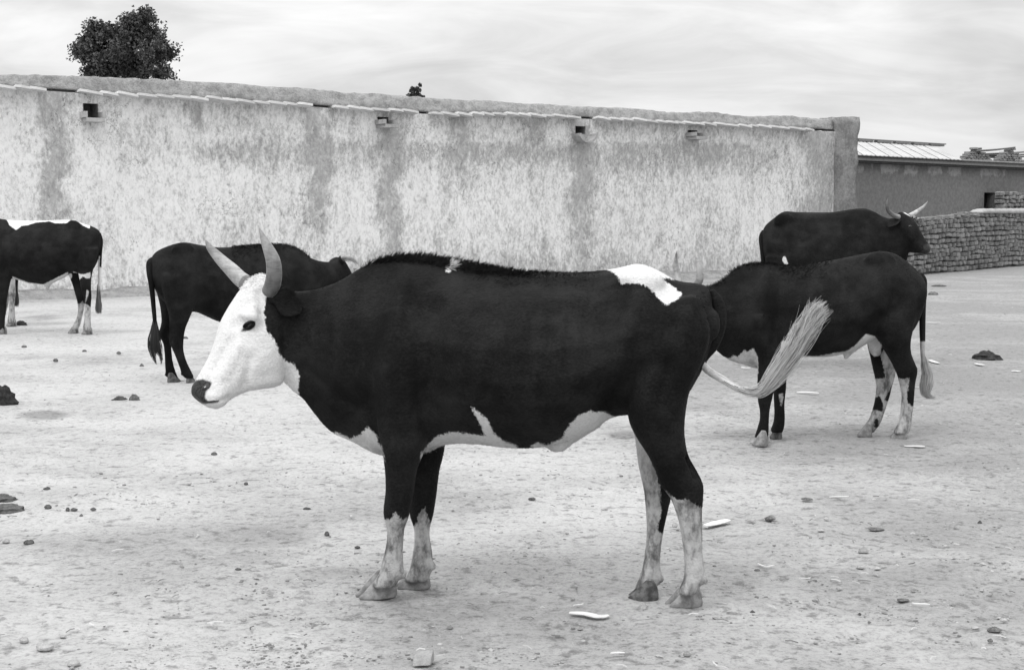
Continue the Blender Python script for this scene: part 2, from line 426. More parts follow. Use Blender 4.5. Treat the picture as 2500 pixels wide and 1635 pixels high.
    for k, (a, bb, c, d) in enumerate(nich):
        Vn = [wp(u, z, l) for l in (0.02, -0.45) for (u, z) in ((a, c), (bb, c), (bb, d), (a, d))]
        nh = mesh('drain_niche', Vn, [[0, 1, 5, 4], [1, 2, 6, 5], [2, 3, 7, 6], [3, 0, 4, 7], [4, 5, 6, 7]], 'pillar_mud', root, smooth=False)
        w = bb - a
        zf = c - 0.015
        if k == 2:      # half-round clay spout
            rings = []
            for l in (-0.3, 0.0, 0.34):
                an = np.linspace(math.pi, 2 * math.pi, 11)
                out = [(a + w / 2 + 0.25 * math.cos(t), c - 0.01 + 0.21 * math.sin(t)) for t in an]
                inn = [(a + w / 2 + 0.205 * math.cos(t), c - 0.01 + 0.165 * math.sin(t)) for t in an[::-1]]
                rings.append([wp(u, z, l) for u, z in out + inn])
            Vs, Fs = loft(rings, 1); n = len(Vs)
            Fs = Fs[:2 * 22]
            m_ = 22
            for r0 in (0, 2 * m_):
                for j in range(10): Fs.append([r0 + j, r0 + j + 1, r0 + 20 - j, r0 + 21 - j])
            mesh('drain_spout', Vs, Fs, 'spout', root, smooth=False)
        else:
            # trough of three slabs
            L = (0.30, 0.42, 0, 0.36)[k]; hgt = (0.11, 0.09, 0, 0.09)[k]
            t = MB()
            t.add(*boxv(wp(a + w / 2, zf - 0.03, L / 2 - 0.1), WD * (w / 2 + 0.03), WN * (L / 2 + 0.1), np.array([0, 0, 0.035])))
            t.add(*boxv(wp(a - 0.035, zf + hgt / 2 + 0.01, L / 2 - 0.1), WD * 0.03, WN * (L / 2 + 0.085), np.array([0, 0, hgt / 2])))
            t.add(*boxv(wp(bb + 0.035, zf + hgt / 2 + 0.01, L / 2 - 0.1), WD * 0.03, WN * (L / 2 + 0.085), np.array([0, 0, hgt / 2])))
            mesh('drain_spout', *t.get(), 'spout', root, smooth=False)
    # coping of rounded mud
    us2 = np.arange(-7, WL - 0.05, 0.1); rings = []
    for u in us2:
        z0 = ez(u) + 0.045; z1 = float(np.interp(u, CU[:, 0], CU[:, 1]))
        h = max(z1 - z0, 0.1); pr = []
        prof = [(0.02, 0), (0.035, .1), (0.02, .3), (-0.01, .52), (-0.045, .74), (-.08, .9), (-.13, .98), (-.27, 1.0), (-.45, .98), (-.62, .9), (-.7, .4), (-.72, 0)]
        for q, (l, f) in enumerate(prof):
            nzv = noise.noise((u * 0.8, q * 0.3, 1)) * 0.05 + noise.noise((u * 3.5, q * 1.0, 4)) * 0.018 + noise.noise((u * 11, q * 2.0, 8)) * 0.014 + random.uniform(-.006, .006)
            pr.append(wp(u, z0 + h * f + nzv * min(f * 2, 1), l + nzv))
        rings.append(pr)
    Vc, Fcc = loft(rings, 1); mesh('mud_coping', Vc, Fcc, 'mud', root)
    # eave slates laid in an overlapping, stepped row
    slate_me = None
    u = -1.3; gaps = [wall_uz(x, 270)[0] for x in ()]
    def near_gap(uu):
        for (x0, x1) in ((108, 165), (748, 800), (995, 1010), (1398, 1438), (1978, 2040)):
            if wall_uz(x0, 260)[0] < uu < wall_uz(x1, 260)[0]: return True
        return False
    lens = []
    V0, F0 = boxv((0, 0, 0), (0.5, 0, 0), (0, 0.5, 0), (0, 0, 0.5))
    variants = []
    for k in range(5):
        # slightly ragged slab: bevelled by an irregular 8-gon outline
        an = [(-.5, -.46), (-.2, -.5), (.2, -.49), (.5, -.44), (.49, .1), (.5, .5), (-.5, .5), (-.48, 0)]
        an = [(x + random.uniform(-.03, .03), y + random.uniform(-.04, .04)) for x, y in an]
        Vv = [(x, y, -.5) for x, y in an] + [(x * .97, y * .97, .5) for x, y in an]
        Ff = [list(range(7, -1, -1)), list(range(8, 16))] + [[i, (i + 1) % 8, 8 + (i + 1) % 8, 8 + i] for i in range(8)]
        me = bpy.data.meshes.new('slate'); me.from_pydata(Vv, [], Ff); me.materials.append(M['slate']); variants.append(me)
    while u < WL - 0.15:
        L = random.uniform(0.24, 0.40)
        if not near_gap(u + L / 2) and not near_gap(u):
            o = bpy.data.objects.new('slate', random.choice(variants)); link(o, root)
            z = ez(u + L / 2) + 0.012 + random.uniform(-.008, .008)
            pos = wp(u + L / 2, z, 0.075 + random.uniform(-.03, .03)) - np.array(root['_loc'])
            x = Vector(WD); yv = -Vector(WN)
            roll = R(random.uniform(3.5, 8)); pit = R(random.uniform(-9, 0))
            rot = Matrix((x, yv, Vector((0, 0, 1)))).transposed().to_4x4() @ Matrix.Rotation(roll, 4, 'Y') @ Matrix.Rotation(pit, 4, 'X')
            o.matrix_local = Matrix.Translation(Vector(pos)) @ rot @ Matrix.Diagonal((L * 1.1, 0.36, 0.046, 1))
        u += L
    # end buttress, taller than the wall, wider towards the foot
    rings = []
    zt = wall_uz(2050, 284, 0.35)[1]
    for z in np.linspace(-0.05, zt, 26):
        f = z / zt
        u0 = WL - 0.02 - 0.12 * max(0, .35 - f); u1 = WL + 0.40 + 0.10 * max(0, .4 - f) ; l1 = 0.42 + 0.25 * max(0, 0.45 - f); l0 = -0.5
        ring = []
        for (ua, la, ub, lb) in ((u0, l1, u1, l1), (u1, l1, u1, l0), (u1, l0, u0, l0), (u0, l0, u0, l1)):
            for t in np.linspace(0, 1, 6)[:-1]:
                uu, ll = ua + (ub - ua) * t, la + (lb - la) * t
                d = 0.045 * noise.noise((uu * 3, ll * 3, z * 2.2)) + 0.02 * noise.noise((uu * 9, ll * 9, z * 7))
                ring.append(wp(uu + d, z + (0.03 * noise.noise((uu * 5, ll * 5, 9)) if f > .96 else 0), ll + d))
        rings.append(ring)
    mesh('end_buttress', *loft(rings, 1), 'pillar_mud', root)
wall()

# ------------------------------------------------------------------ tin roofed building behind
def rot_box(mb, c, d, n, a, b, h): mb.add(*boxv(c, d * a, n * b, np.array([0, 0, h])))
E0, E1 = GZ(2081, 396, 3.1), GZ(2500, 414, 3.1)
BD = (E1 - E0); BL = np.linalg.norm(BD); BD = BD / BL; BN = np.array([BD[1], -BD[0], 0])
def bp_(u, z, l=0.0): q = E0 + BD * u + BN * l; return np.array([q[0], q[1], z])
def b_uz(px, py, l=0.0): p = PL(px, py, E0, BN, l); return float((p - E0) @ BD), float(p[2])
def building():
    root = empty('tin_roofed_building', bp_(BL / 2, 0, -2), 'low grey mud building with pale tin roof beyond the wall end', 'building')
    uA, uB = -9.0, BL + 7.0
    d0, dz = b_uz(2403, 470, -.3); d1, _ = b_uz(2432, 470, -.3)
    zdoor = dz
    def wallbox(a, c, z0, z1, name='wall_panel', mat='far_mud'):
        nu = max(2, int((c - a) / 0.1)); nzz = max(2, int((z1 - z0) / 0.1)); V = []; Fc = []
        for i in range(nu + 1):
            for j in range(nzz + 1):
                u = a + (c - a) * i / nu; z = z0 + (z1 - z0) * j / nzz
                V.append(bp_(u, z, -0.3 + 0.025 * noise.noise((u, z, 7)) * (0 < i < nu)))
        for i in range(nu):
            for j in range(nzz): Fc.append([i * (nzz + 1) + j, (i + 1) * (nzz + 1) + j, (i + 1) * (nzz + 1) + j + 1, i * (nzz + 1) + j + 1])
        n = len(V); Vb = boxv(bp_((a + c) / 2, (z0 + z1) / 2, -0.55), BD * (c - a) / 2, BN * 0.2, np.array([0, 0, (z1 - z0) / 2]))
        mb = MB(); mb.add(V, Fc); mb.add(*Vb); Vw, Fw = mb.get()
        q = proj(Vw); pale = np.zeros(len(Vw))
        for (x0, x1, y0, y1) in ((2080, 2112, 396, 426), (2122, 2136, 398, 418), (2146, 2198, 402, 428), (2206, 2244, 405, 432), (2262, 2304, 408, 432), (2312, 2350, 411, 434), (2390, 2460, 414, 436)):
            pale = np.maximum(pale, np.clip((np.minimum(q[:, 0] - x0, x1 - q[:, 0])) / 10 + .5, 0, 1) * np.clip((y1 - q[:, 1]) / 14 + .4, 0, 1))
        mesh(name, Vw, Fw, 'far_wall', root, attrs={'pale': pale * .34})
    wallbox(uA, d0, -0.05, 3.1); wallbox(d1, uB, -0.05, 3.1); wallbox(d0, d1, zdoor, 3.1)
    mb = MB(); mb.add(*boxv(bp_((d0 + d1) / 2, 1.5, -3.6), BD * 3.0, BN * 0.1, np.array([0, 0, 1.5]))); 
    mb.add(*boxv(bp_(d0 - 2.0, 1.5, -2.1), BD * 0.1, BN * 1.4, np.array([0, 0, 1.5]))); mb.add(*boxv(bp_(d1 + 2.0, 1.5, -2.1), BD * 0.1, BN * 1.4, np.array([0, 0, 1.5])))
    mb.add(*boxv(bp_((d0 + d1) / 2, 3.02, -2.1), BD * 2.0, BN * 1.6, np.array([0, 0, 0.04])))
    mesh('room', *mb.get(), 'eave_wood', root, smooth=False)
    mb = MB(); mb.add(*boxv(bp_((uA + uB) / 2, 3.14, -0.28), BD * (uB - uA) / 2, BN * 0.26, np.array([0, 0, 0.045]))); mesh('eave_soffit', *mb.get(), 'eave_wood', root, smooth=False)
    mb = MB(); mb.add(*boxv(bp_((uA + uB) / 2, 3.215, -0.0), BD * (uB - uA) / 2, BN * 0.035, np.array([0, 0, 0.05]))); mesh('fascia_board', *mb.get(), 'fascia', root, smooth=False)
    mb = MB(); mb.add(*boxv(bp_((uA + uB) / 2, 3.285, 0.02), BD * (uB - uA) / 2, BN * 0.05, np.array([0, 0, 0.02]))); mesh('gutter_board', *mb.get(), 'eave_wood', root, smooth=False)
    ue, _ = b_uz(2345, 391, 0.05)
    back = 3.2
    r0u, r0z = b_uz(2085, 347, -back); r1u, r1z = b_uz(2276, 354, -back); sh = r1u - ue; print('ROOF', ue, r0u, r1u, r0z, r1z)
    zr = (r0z + r1z) / 2; ze = 3.33
    # tin sheets, eave to ridge, hipped at the right-hand end
    wS = 0.72; u = uA; sheets = []
    while u < ue:
        u2 = min(u + wS, ue)
        def top(uu):
            return uu, 1.0
        (ta, fa), (tb, fb) = top(u), top(u2)
        V = []; k = 9
        for i in range(k + 1):
            uu = u + (u2 - u) * i / k; f = top(uu)[1]
            w = 0.008 * math.cos(i / k * math.pi * 6)+ (0.012 if i == 0 else 0)
            V.append(bp_(uu, ze + w, 0.1)); V.append(bp_(uu + sh * f, ze + (zr - ze) * f + w, 0.1 - (back + 0.1) * f))
        Fc = [[2 * i, 2 * i + 2, 2 * i + 3, 2 * i + 1] for i in range(k)]
        V = np.array(V); n = len(V); V2 = V - np.array([0, 0, 0.02])
        Vall = np.concatenate([V, V2]); Fc += [[a + n for a in f[::-1]] for f in Fc]
        Fc += [[2 * i + n, 2 * i + 2 + n, 2 * i + 2, 2 * i] for i in range(k)]
        mesh('tin_sheet', Vall, Fc, 'tin', root, smooth=False); u = u2
    # back slope and hip end so that the roof is closed
    V = [bp_(uA + sh, zr - .01, -back), bp_(r1u, zr - .01, -back), bp_(r1u + sh, ze, -2 * back), bp_(uA, ze, -2 * back), bp_(ue, ze, 0.1)]
    mesh('rear_roof_slope', V, [[0, 1, 2, 3], [1, 4, 2]], 'tin', root, smooth=False)
    u = uA
    while u < r1u - .2:
        L = 1.15
        mb = MB(); mb.add(*boxv(bp_(u + L / 2 - .03, zr + 0.03, -back), BD * (L / 2 - 0.16), BN * 0.10, np.array([0, 0, 0.035])))
        mb.add(*boxv(bp_(u + L / 2, zr + 0.085, -back), BD * (L / 2), BN * 0.06, np.array([0, 0, 0.018])))
        mesh('ridge_cap', *mb.get(), 'fascia', root, smooth=False); u += L
    mb = MB(); mb.add(*boxv(bp_((ue + uB) / 2 + .2, 3.33, -0.5), BD * ((uB - ue) / 2), BN * 0.5, np.array([0, 0, 0.03]))); mesh('flat_roof_edge', *mb.get(), 'cap_mud', root, smooth=False)
building()

def brick_mesh(name, mat):
    out = []
    for k in range(14):
        V, Fc = [], []
        # rounded adobe: 3 rings of 8 points
        for zz, s in ((-.5, .92), (-.34, 1.0), (.34, 1.0), (.5, .93)):
            for (x, y) in ((-.5, -.18), (-.36, -.5), (.36, -.5), (.5, -.18), (.5, .5), (-.5, .5)):
                V.append(((x * s + random.uniform(-.06, .06)), y * (s if y < 0 else 1) + random.uniform(-.04, .04), zz + random.uniform(-.09, .09)))
        for r in range(3):
            for j in range(6): Fc.append([r * 6 + j, r * 6 + (j + 1) % 6, r * 6 + 6 + (j + 1) % 6, r * 6 + 6 + j])
        Fc += [[5, 4, 3, 2, 1, 0], [18, 19, 20, 21, 22, 23]]
        me = bpy.data.meshes.new(name); me.from_pydata(V, [], Fc); me.materials.append(M[mat]); out.append(me)
    return out
BRK = brick_mesh('brick', 'brick')
def put_brick(root, p, d, n, L, D, Hh, tilt=0.0):
    o = bpy.data.objects.new('brick', random.choice(BRK)); link(o, root)
    rot = Matrix((Vector(d), -Vector(n), Vector((0, 0, 1)))).transposed().to_4x4() @ Matrix.Rotation(tilt, 4, 'Y') @ Matrix.Rotation(R(random.uniform(-3, 3)), 4, 'Z')
    o.matrix_local = Matrix.Translation(Vector(np.asarray(p) - np.array(root['_loc']))) @ rot @ Matrix.Diagonal((L, D, Hh, 1))
def adobe_walls():
    K0, K1 = GZ(2236, 671), GZ(2500, 648)
    d = K1 - K0; Lk = np.linalg.norm(d); d /= Lk; n = np.array([d[1], -d[0], 0])
    root = empty('adobe_brick_wall', K0 + d * Lk / 2, 'low rough wall of stacked adobe bricks beside the black ox head', 'wall')
    kp = lambda u, z, l=0: K0 + d * u + n * l + np.array([0, 0, z])
    def ku(px, py): p = PL(px, py, K0, n); return float((p - K0) @ d), float(p[2])
    ut = [ku(2150, 538), ku(2260, 529), ku(2320, 522), ku(2390, 518), ku(2400, 510), ku(2500, 509), ku(2560, 508)]
    tu, tz = [a for a, b in ut], [b for a, b in ut]
    u0, u1 = ku(2180, 600)[0], Lk + 0.6
    rows = 12
    for r in range(rows):
        u = u0 + (r % 2) * 0.1 + random.uniform(-.05, .05)
        while u < u1:
            L = random.choice((0.22, 0.27, 0.30, 0.33, 0.36, 0.46)) + random.uniform(-.02, .02)
            zt = float(np.interp(u + L / 2, tu, tz)); base = 0.02 + 0.05 * noise.noise((u * .5, 0, 0))
            hh = (min(zt, 1.56) - base) / rows
            put_brick(root, kp(u + L / 2, base + (r + .5) * hh + random.uniform(-.012, .012) + 0.05 * noise.noise((u * .6, r * .3, 2)), random.uniform(-.04, .025) - 0.08), d, n, L - 0.07, 0.2, hh * random.uniform(.7, .86), R(random.uniform(-5, 5)))
            u += L
    mb = MB(); mb.add(*boxv(kp((u0 + u1) / 2, 0.69, -0.21), d * (u1 - u0) / 2, n * 0.12, np.array([0, 0, 0.7]))); mesh('mortar_core', *mb.get(), 'brick_core', root, smooth=False)
    # mud cap on the higher stretch
    ua = ku(2394, 520)[0]; rings = []
    for u in np.arange(ua, u1 + .7, 0.12):
        z = 1.56; zt = float(np.interp(u, tu, tz)); f = min(1, (u - ua) / .25 + .25); h = max(zt - z, .08) * f
        rings.append([kp(u, z + h * a + .02 * noise.noise((u * 3, a * 2, 1)), l) for l, a in ((.04, -.1), (.05, .4), (0, .85), (-.12, 1), (-.3, .9), (-.36, .3), (-.36, -.1))])
    mesh('mud_cap', *loft(rings, 1), 'cap_mud', root)
    # rubble brick wall by the dark doorway
    u_a, _ = b_uz(2438, 490, .3); u_b, _ = b_uz(2500, 490, .3); zt = b_uz(2450, 468, .3)[1]
    root = empty('rubble_brick_wall', bp_((u_a + u_b) / 2, 0, .3), 'ragged brick rubble wall beside the dark doorway of the low building', 'wall')
    rows = 9
    for r in range(rows):
        z = zt - (rows - r - .5) * 0.13
        u = u_a + (0.05 * (r % 2)) + max(0, (r - 2)) * -0.012 + random.uniform(0, .06)
        while u < u_b + .5:
            L = random.uniform(.16, .34)
            if not (r == rows - 1 and random.random() < .3): put_brick(root, bp_(u + L / 2, z + random.uniform(-.02, .02), .3 + random.uniform(-.05, .05)), BD, BN, L - .03, .3, .105, R(random.uniform(-7, 7)))
            u += L
    mb = MB(); mb.add(*boxv(bp_((u_a + u_b) / 2 + .35, (zt - .1) / 2, .12), BD * ((u_b - u_a) / 2 + .25), BN * .12, np.array([0, 0, (zt - .12) / 2]))); mesh('mortar_core', *mb.get(), 'brick_core', root, smooth=False)
    # stepped brick gables with poles
    gl = []
    for (xa, xb, yt, yb, lab) in ((2338, 2424, 363, 396, 'stepped brick gable stump above the eave, next to the tin roof edge'), (2428, 2500, 363, 398, 'stepped brick gable stump above the eave, farther from the tin roof')):
        D = -5.5
        ua, zb = b_uz(xa, yb, D); ub, zt = b_uz(xb, yt, D); um = (ua + ub) / 2
        root = empty('brick_gable', bp_(um, 0, D), lab, 'gable', 'brick gables')
        rows = 7; hh = (zt - zb) / rows
        for r in range(rows):
            half = (ub - ua) / 2 * (1 - r / (rows - .3)) ** 0.85 if r < 5 else .19
            if r == 6: half = .25
            nb = max(1, round(2 * half / .3)); L = 2 * half / nb
            for k in range(nb): put_brick(root, bp_(um - half + (k + .5) * L, zb + (r + .5) * hh, D + random.uniform(-.03, .03)), BD, BN, L * .93, .3, hh * .9, R(random.uniform(-3, 3)))
        mb = MB(); mb.add(*boxv(bp_(um, (zb - .02) / 2, D), BD * (ub - ua) / 2, BN * .15, np.array([0, 0, (zb - .02) / 2]))); mesh('gable_base', *mb.get(), 'far_mud', root, smooth=False)
        gl.append((um, zt, zb))
    for (xa, ya, xb, yb, l, lab) in ((2385, 369, 2478, 360, -5.3, 'slanting wooden pole lying across both brick gable tops'), (2375, 377, 2520, 370, -5.9, 'upper level pole running behind the brick gables'), (2400, 380, 2530, 376, -6.0, 'thin pole just under another behind the brick gables'), (2405, 384, 2530, 381, -6.1, 'lowest pole behind the brick gables')):
        (ua, za), (ub, zb) = b_uz(xa, ya, l), b_uz(xb, yb, l)
        V, Fc, _, _ = tube([bp_(ua, za, l), bp_((ua + ub) / 2, (za + zb) / 2 - .02, l), bp_(ub, zb, l)], [.045, .04, .03], 6, 2)
        o = mesh('roof_pole', V, Fc, 'wood', loc=bp_(ua, za, l)); tag(o, lab, 'pole', 'roof poles')
adobe_walls()

# ------------------------------------------------------------------ trees behind the wall
def tree(name, label, px, py, rx, ry, Y, nclump, nleaf, leaf, seed, lobes=((-.44, .44, .30), (-.4, .1, .42), (.3, .58, .34), (.15, .2, .45), (.64, .02, .32), (-.72, -.02, .24), (0, -.1, .5), (.48, -.5, .4), (-.48, -.5, .4), (0, -.6, .45))):
    rg = np.random.default_rng(seed)
    c = YD(px, py, Y); k = Y / F; rx *= k; ry *= k
    base = np.array([c[0], c[1], 0.0])
    root = empty(name, base, label, 'tree', 'trees beyond the wall')
    mb = MB()
    V, Fc, _, _ = tube([base - [0, 0, .1], base + [.05, 0, c[2] * .35], base + [-.03, .05, c[2] * .7], c + [0, 0, ry * .3]], np.array([.2, .16, .13, .04]) * rx / 1.6, 8, 3)
    mb.add(V, Fc)
    cl = []
    while len(cl) < nclump:
        q = rg.uniform(-1, 1, 3); r = np.linalg.norm(q)
        if r > 1: continue
        lc = lobes[rg.integers(len(lobes))]; q = np.array([lc[0], rg.uniform(-.3, .3), lc[1]]) + q * lc[2]
        lump = 1 + .34 * noise.noise((q[0] * 1.9 + seed, q[1] * 1.9, q[2] * 1.9))
        cl.append(c + q * np.array([rx, rx, ry]) * (1 + (lump - 1) * .4))
    for q in cl[::3]:
        m_ = (c + q) / 2 - [0, 0, ry * .12]
        V, Fc, _, _ = tube([c - [0, 0, ry * .55], m_, q], np.array([.05, .03, .008]) * rx / 1.6, 5, 2); mb.add(V, Fc)
    mesh('trunk', *mb.get(), 'bark', root)
    V = []; Fc = []; tone = []
    for q in cl:
        s = rg.uniform(.06, .14) * rx; tn = rg.uniform(0, .8)
        for i in range(nleaf // nclump):
            p = q + np.clip(rg.normal(0, 1, 3), -2, 2) * s * .7
            a = rg.normal(0, 1, 3); a /= np.linalg.norm(a); b = np.cross(a, rg.normal(0, 1, 3)); b /= np.linalg.norm(b)
            L = leaf * rg.uniform(.7, 1.3); n = len(V)
            V += [p - a * L / 2, p + b * L * .26, p + a * L / 2, p - b * L * .26]; Fc.append([n, n + 1, n + 2, n + 3]); tone += [np.clip(tn + rg.uniform(-.2, .35), 0, 1)] * 4
    mesh('crown', V, Fc, 'leaf', root, smooth=False, attrs={'tone': tone})
tree('leafy_tree', 'dense dark round-crowned tree rising above the wall coping', 303, 120, 124, 100, 46, 230, 32000, .115, 3)
tree('leafy_tree', 'small dark treetop peeping over the middle of the wall coping', 1016, 236, 22, 30, 55, 40, 2200, .13, 9)

# ------------------------------------------------------------------ cattle
def unit(v): v = np.asarray(v, float); return v / np.linalg.norm(v)
class Cow:
    def __init__(s, O, f):
        s.O = np.array([O[0], O[1], 0.0]); s.f = unit([f[0], f[1], 0.0])
        n = np.array([s.f[1], -s.f[0], 0]); s.n = n if n[1] < 0 else -n
        s.mb = MB(); s.ppm = F / np.linalg.norm(s.O - CAM)
    def at(s, x, y, l=0.0): return PL(x, y, s.O, s.n, l)
    def ring(s, A, B, w, l=0.0, phi=0.0, e=2.3, ka=0.0, kb=0.0, m=22):
        a, b = s.at(*A, l), s.at(*B, l); c = (a + b) / 2; u = (a - b) / 2
        v = (s.n * math.cos(phi) - s.f * math.sin(phi)) * w
        out = []
        for t in np.linspace(0, 2 * np.pi, m, endpoint=False):
            ct, st = math.cos(t), math.sin(t)
            cu = math.copysign(abs(ct) ** (2 / e), ct); sv = math.copysign(abs(st) ** (2 / e), st)
            sv *= 1 - (ka * max(cu, 0) ** 1.5 + kb * max(-cu, 0) ** 1.5)
            out.append(c + u * cu + v * sv)
        return out
    def torso(s, z, rows, e=2.25, ka=.45, kb=.25, sub=4):
        s.mb.add(*loft([s.ring(z(*r[0]), z(*r[1]), r[2], *(r[3:5] if len(r) > 3 else (0, 0)), e=e, ka=r[5] if len(r) > 5 else ka, kb=r[6] if len(r) > 6 else kb) for r in rows], sub))
    def leg(s, z, rows, e=2.1, sub=3):
        rg = []
        for (y, xa, xb, w, l) in rows: rg.append(s.ring(z(xa, y), z(xb, y), w, l, e=e, m=16))
        s.mb.add(*loft(rg, sub))
    def blob(s, x, y, l, rf, rz, rn):
        c = s.at(x, y, l); s.mb.add(*blob(c, [np.array([0, 0, rz]), s.f * rf, s.n * rn]))
    def local(s, P): return np.stack([(P - s.O) @ s.f, (P - s.O) @ s.n, P[:, 2]], 1)

def remeshed(V, Fc, vox, it):
    me = bpy.data.meshes.new('tmp'); me.from_pydata(V.tolist(), [], Fc)
    o = bpy.data.objects.new('tmp', me); C.objects.link(o)
    md = o.modifiers.new('r', 'REMESH'); md.mode = 'VOXEL'; md.voxel_size = vox
    sm = o.modifiers.new('s', 'SMOOTH'); sm.factor = .5; sm.iterations = it
    dg = bpy.context.evaluated_depsgraph_get(); ev = o.evaluated_get(dg); em = ev.to_mesh()
    n = len(em.vertices); P = np.empty(n * 3); em.vertices.foreach_get('co', P); P = P.reshape(-1, 3)
    Nn = np.empty(n * 3); em.vertices.foreach_get('normal', Nn); Nn = Nn.reshape(-1, 3)
    fc = [list(p.vertices) for p in em.polygons]
    ev.to_mesh_clear(); bpy.data.objects.remove(o); bpy.data.meshes.remove(me)
    return P, Nn, fc

def sdf_ops(cow, P, ops):
    l = (P - cow.O) @ cow.n
    Pm = P + np.outer(np.where(l < 0, -2 * l, 0), cow.n)
    pa, pm = proj(P), proj(Pm)
    d = np.full(len(P), -0.5)
    for kind, mode, pts in ops:
        q = sd_poly(pm if mode == 'mir' else pa, pts) / cow.ppm
        mask = np.ones(len(P), bool)
        if mode == 'near': mask = l > 0
        if mode == 'far': mask = l <= 0
        q = np.where(mask, q, -0.5)
        d = np.maximum(d, q) if kind == 'w' else np.minimum(d, -q)
    return d

def fur(name, cow, root, P, Nn, fc, coat, count, length, width, seed, sel=None, lift=.35, dirv=None, skin=None):
    rg = np.random.default_rng(seed)
    fa = np.array([f[:3] for f in fc]); fa2 = np.array([[f[0], f[2], f[-1]] for f in fc])
    T = np.concatenate([fa, fa2])
    ar = np.linalg.norm(np.cross(P[T[:, 1]] - P[T[:, 0]], P[T[:, 2]] - P[T[:, 0]]), axis=1)
    if sel is not None: ar = ar * sel[T].mean(1)
    idx = rg.choice(len(T), count, p=ar / ar.sum())
    b = rg.random((count, 2)); fl = b.sum(1) > 1; b[fl] = 1 - b[fl]
    w3 = np.stack([1 - b.sum(1), b[:, 0], b[:, 1]], 1)
    tri = T[idx]
    p = (P[tri] * w3[:, :, None]).sum(1); nn = (Nn[tri] * w3[:, :, None]).sum(1); nn /= np.linalg.norm(nn, axis=1)[:, None] + 1e-9
    ca = (coat[tri] * w3).sum(1); ln = (length[tri] * w3).sum(1) if hasattr(length, '__len__') else np.full(count, length)
    sk = (skin[tri] * w3).sum(1) if skin is not None else np.full(count, -.5)
    ok = sk < -0.004
    dv = dirv if dirv is not None else -cow.f * .75 + np.array([0, 0, -.65])
    dv = np.broadcast_to(dv, p.shape) + rg.normal(0, .22, p.shape)
    t = dv - nn * (dv * nn).sum(1)[:, None]; t /= np.linalg.norm(t, axis=1)[:, None] + 1e-9
    ln = ln * rg.uniform(.6, 1.25, count)
    lf = lift * rg.uniform(.5, 1.4, count)
    dr = t * np.sqrt(np.clip(1 - lf ** 2, .05, 1))[:, None] + nn * lf[:, None]
    side = np.cross(dr, nn + rg.normal(0, .4, p.shape)); side /= np.linalg.norm(side, axis=1)[:, None] + 1e-9
    p0 = p - nn * .002
    V = np.stack([p0 - side * width / 2, p0 + side * width / 2, p0 + dr * ln[:, None] * .62 + side * width * .3, p0 + dr * ln[:, None] + np.array([0, 0, -.12]) * ln[:, None]], 1)[ok]
    k = len(V); V = V.reshape(-1, 3); ids = np.arange(k)[:, None] * 4
    Fc = np.concatenate([ids + [0, 1, 2], ids + [0, 2, 3]])
    o = mesh(name, V, Fc, 'coat', root, smooth=False, attrs={'coat': np.repeat(ca[ok], 4), 'skin': np.full(len(V), -.5)})
    o['kind'] = 'stuff'
    return o

def hoof(root, cow, toe, heel, width, height, mat='hoof', name='hoof'):
    a, b = GZ(*heel), GZ(*toe); a[2] = b[2] = 0
    d = b - a; L = np.linalg.norm(d); d /= L; s = np.array([-d[1], d[0], 0])
    mb = MB()
    for sg in (-1, 1):
        rings = []
        for (z, h0, h1, wf) in ((-.006, .04, .97, .9), (.006, .0, 1.0, 1.0), (height * .35, .02, .84, .98), (height * .7, .05, .66, .88), (height * 1.0, .10, .50, .74), (height * 1.15, .16, .42, .45)):
            ring = []
            for t in np.linspace(0, 2 * np.pi, 14, endpoint=False):
                ct, st = math.cos(t), math.sin(t)
                x = (h0 + h1) / 2 + (h1 - h0) / 2 * ct
                taper = 1 - .55 * max(ct, 0) ** 1.6
                y = sg * (width * .27 + .0) + width * .235 * wf * math.copysign(abs(st) ** .8, st) * taper - sg * width * .07 * max(ct, 0)
                ring.append(a + d * L * x + s * y + np.array([0, 0, z]))
            rings.append(ring)
        mb.add(*loft(rings, 2))
    return mesh(name, *mb.get(), mat, root)

def strands(name, root, path, n, spread, s0, s1, width, tones, seed, wave=0.0, mat='tail_hair', curl=None):
    """hair locks that follow a path (dense world points); spread(s) = radius of the bundle"""
    rg = np.random.default_rng(seed); K = len(path)
    T = np.gradient(path, axis=0); T /= np.linalg.norm(T, axis=1)[:, None] + 1e-9
    V = []; Fc = []; tone = []
    for i in range(n):
        a = rg.uniform(*s0); b = rg.uniform(*s1); k = 12
        off = rg.normal(0, .55, 3); off = off / max(1, np.linalg.norm(off)); ph = rg.uniform(0, 6.28); fq = rg.uniform(.6, 2.2); tn = rg.uniform(*tones)
        prev = None
        for j in range(k):
            s = a + (b - a) * j / (k - 1); q = min(max(s, 0), 1) * (K - 1); i0 = min(int(q), K - 2); fr = q - i0
            p = path[i0] * (1 - fr) + path[i0 + 1] * fr; t = T[i0]
            if s > 1: p = p + T[-1] * (s - 1) * np.linalg.norm(path[-1] - path[0])
            o = off - t * (off @ t)
            p = p + o * spread(s) + np.array([math.sin(s * 9 * fq + ph), math.cos(s * 7 + ph), .6 * math.sin(s * 8 * fq + 2 * ph)]) * wave * (j / k) ** 2
            sd_ = np.cross(t, unit(CAM - p) + .8 * off); sd_ /= np.linalg.norm(sd_) + 1e-9
            ww = width * (1 - .75 * (j / (k - 1)) ** 2); m_ = len(V)
            V += [p - sd_ * ww / 2, p + sd_ * ww / 2]; tone += [tn, tn]
            if prev is not None: Fc.append([prev, prev + 1, m_ + 1, m_])
            prev = m_
    o = mesh(name, V, Fc, mat, root, smooth=True, attrs={'tone': tone}); return o

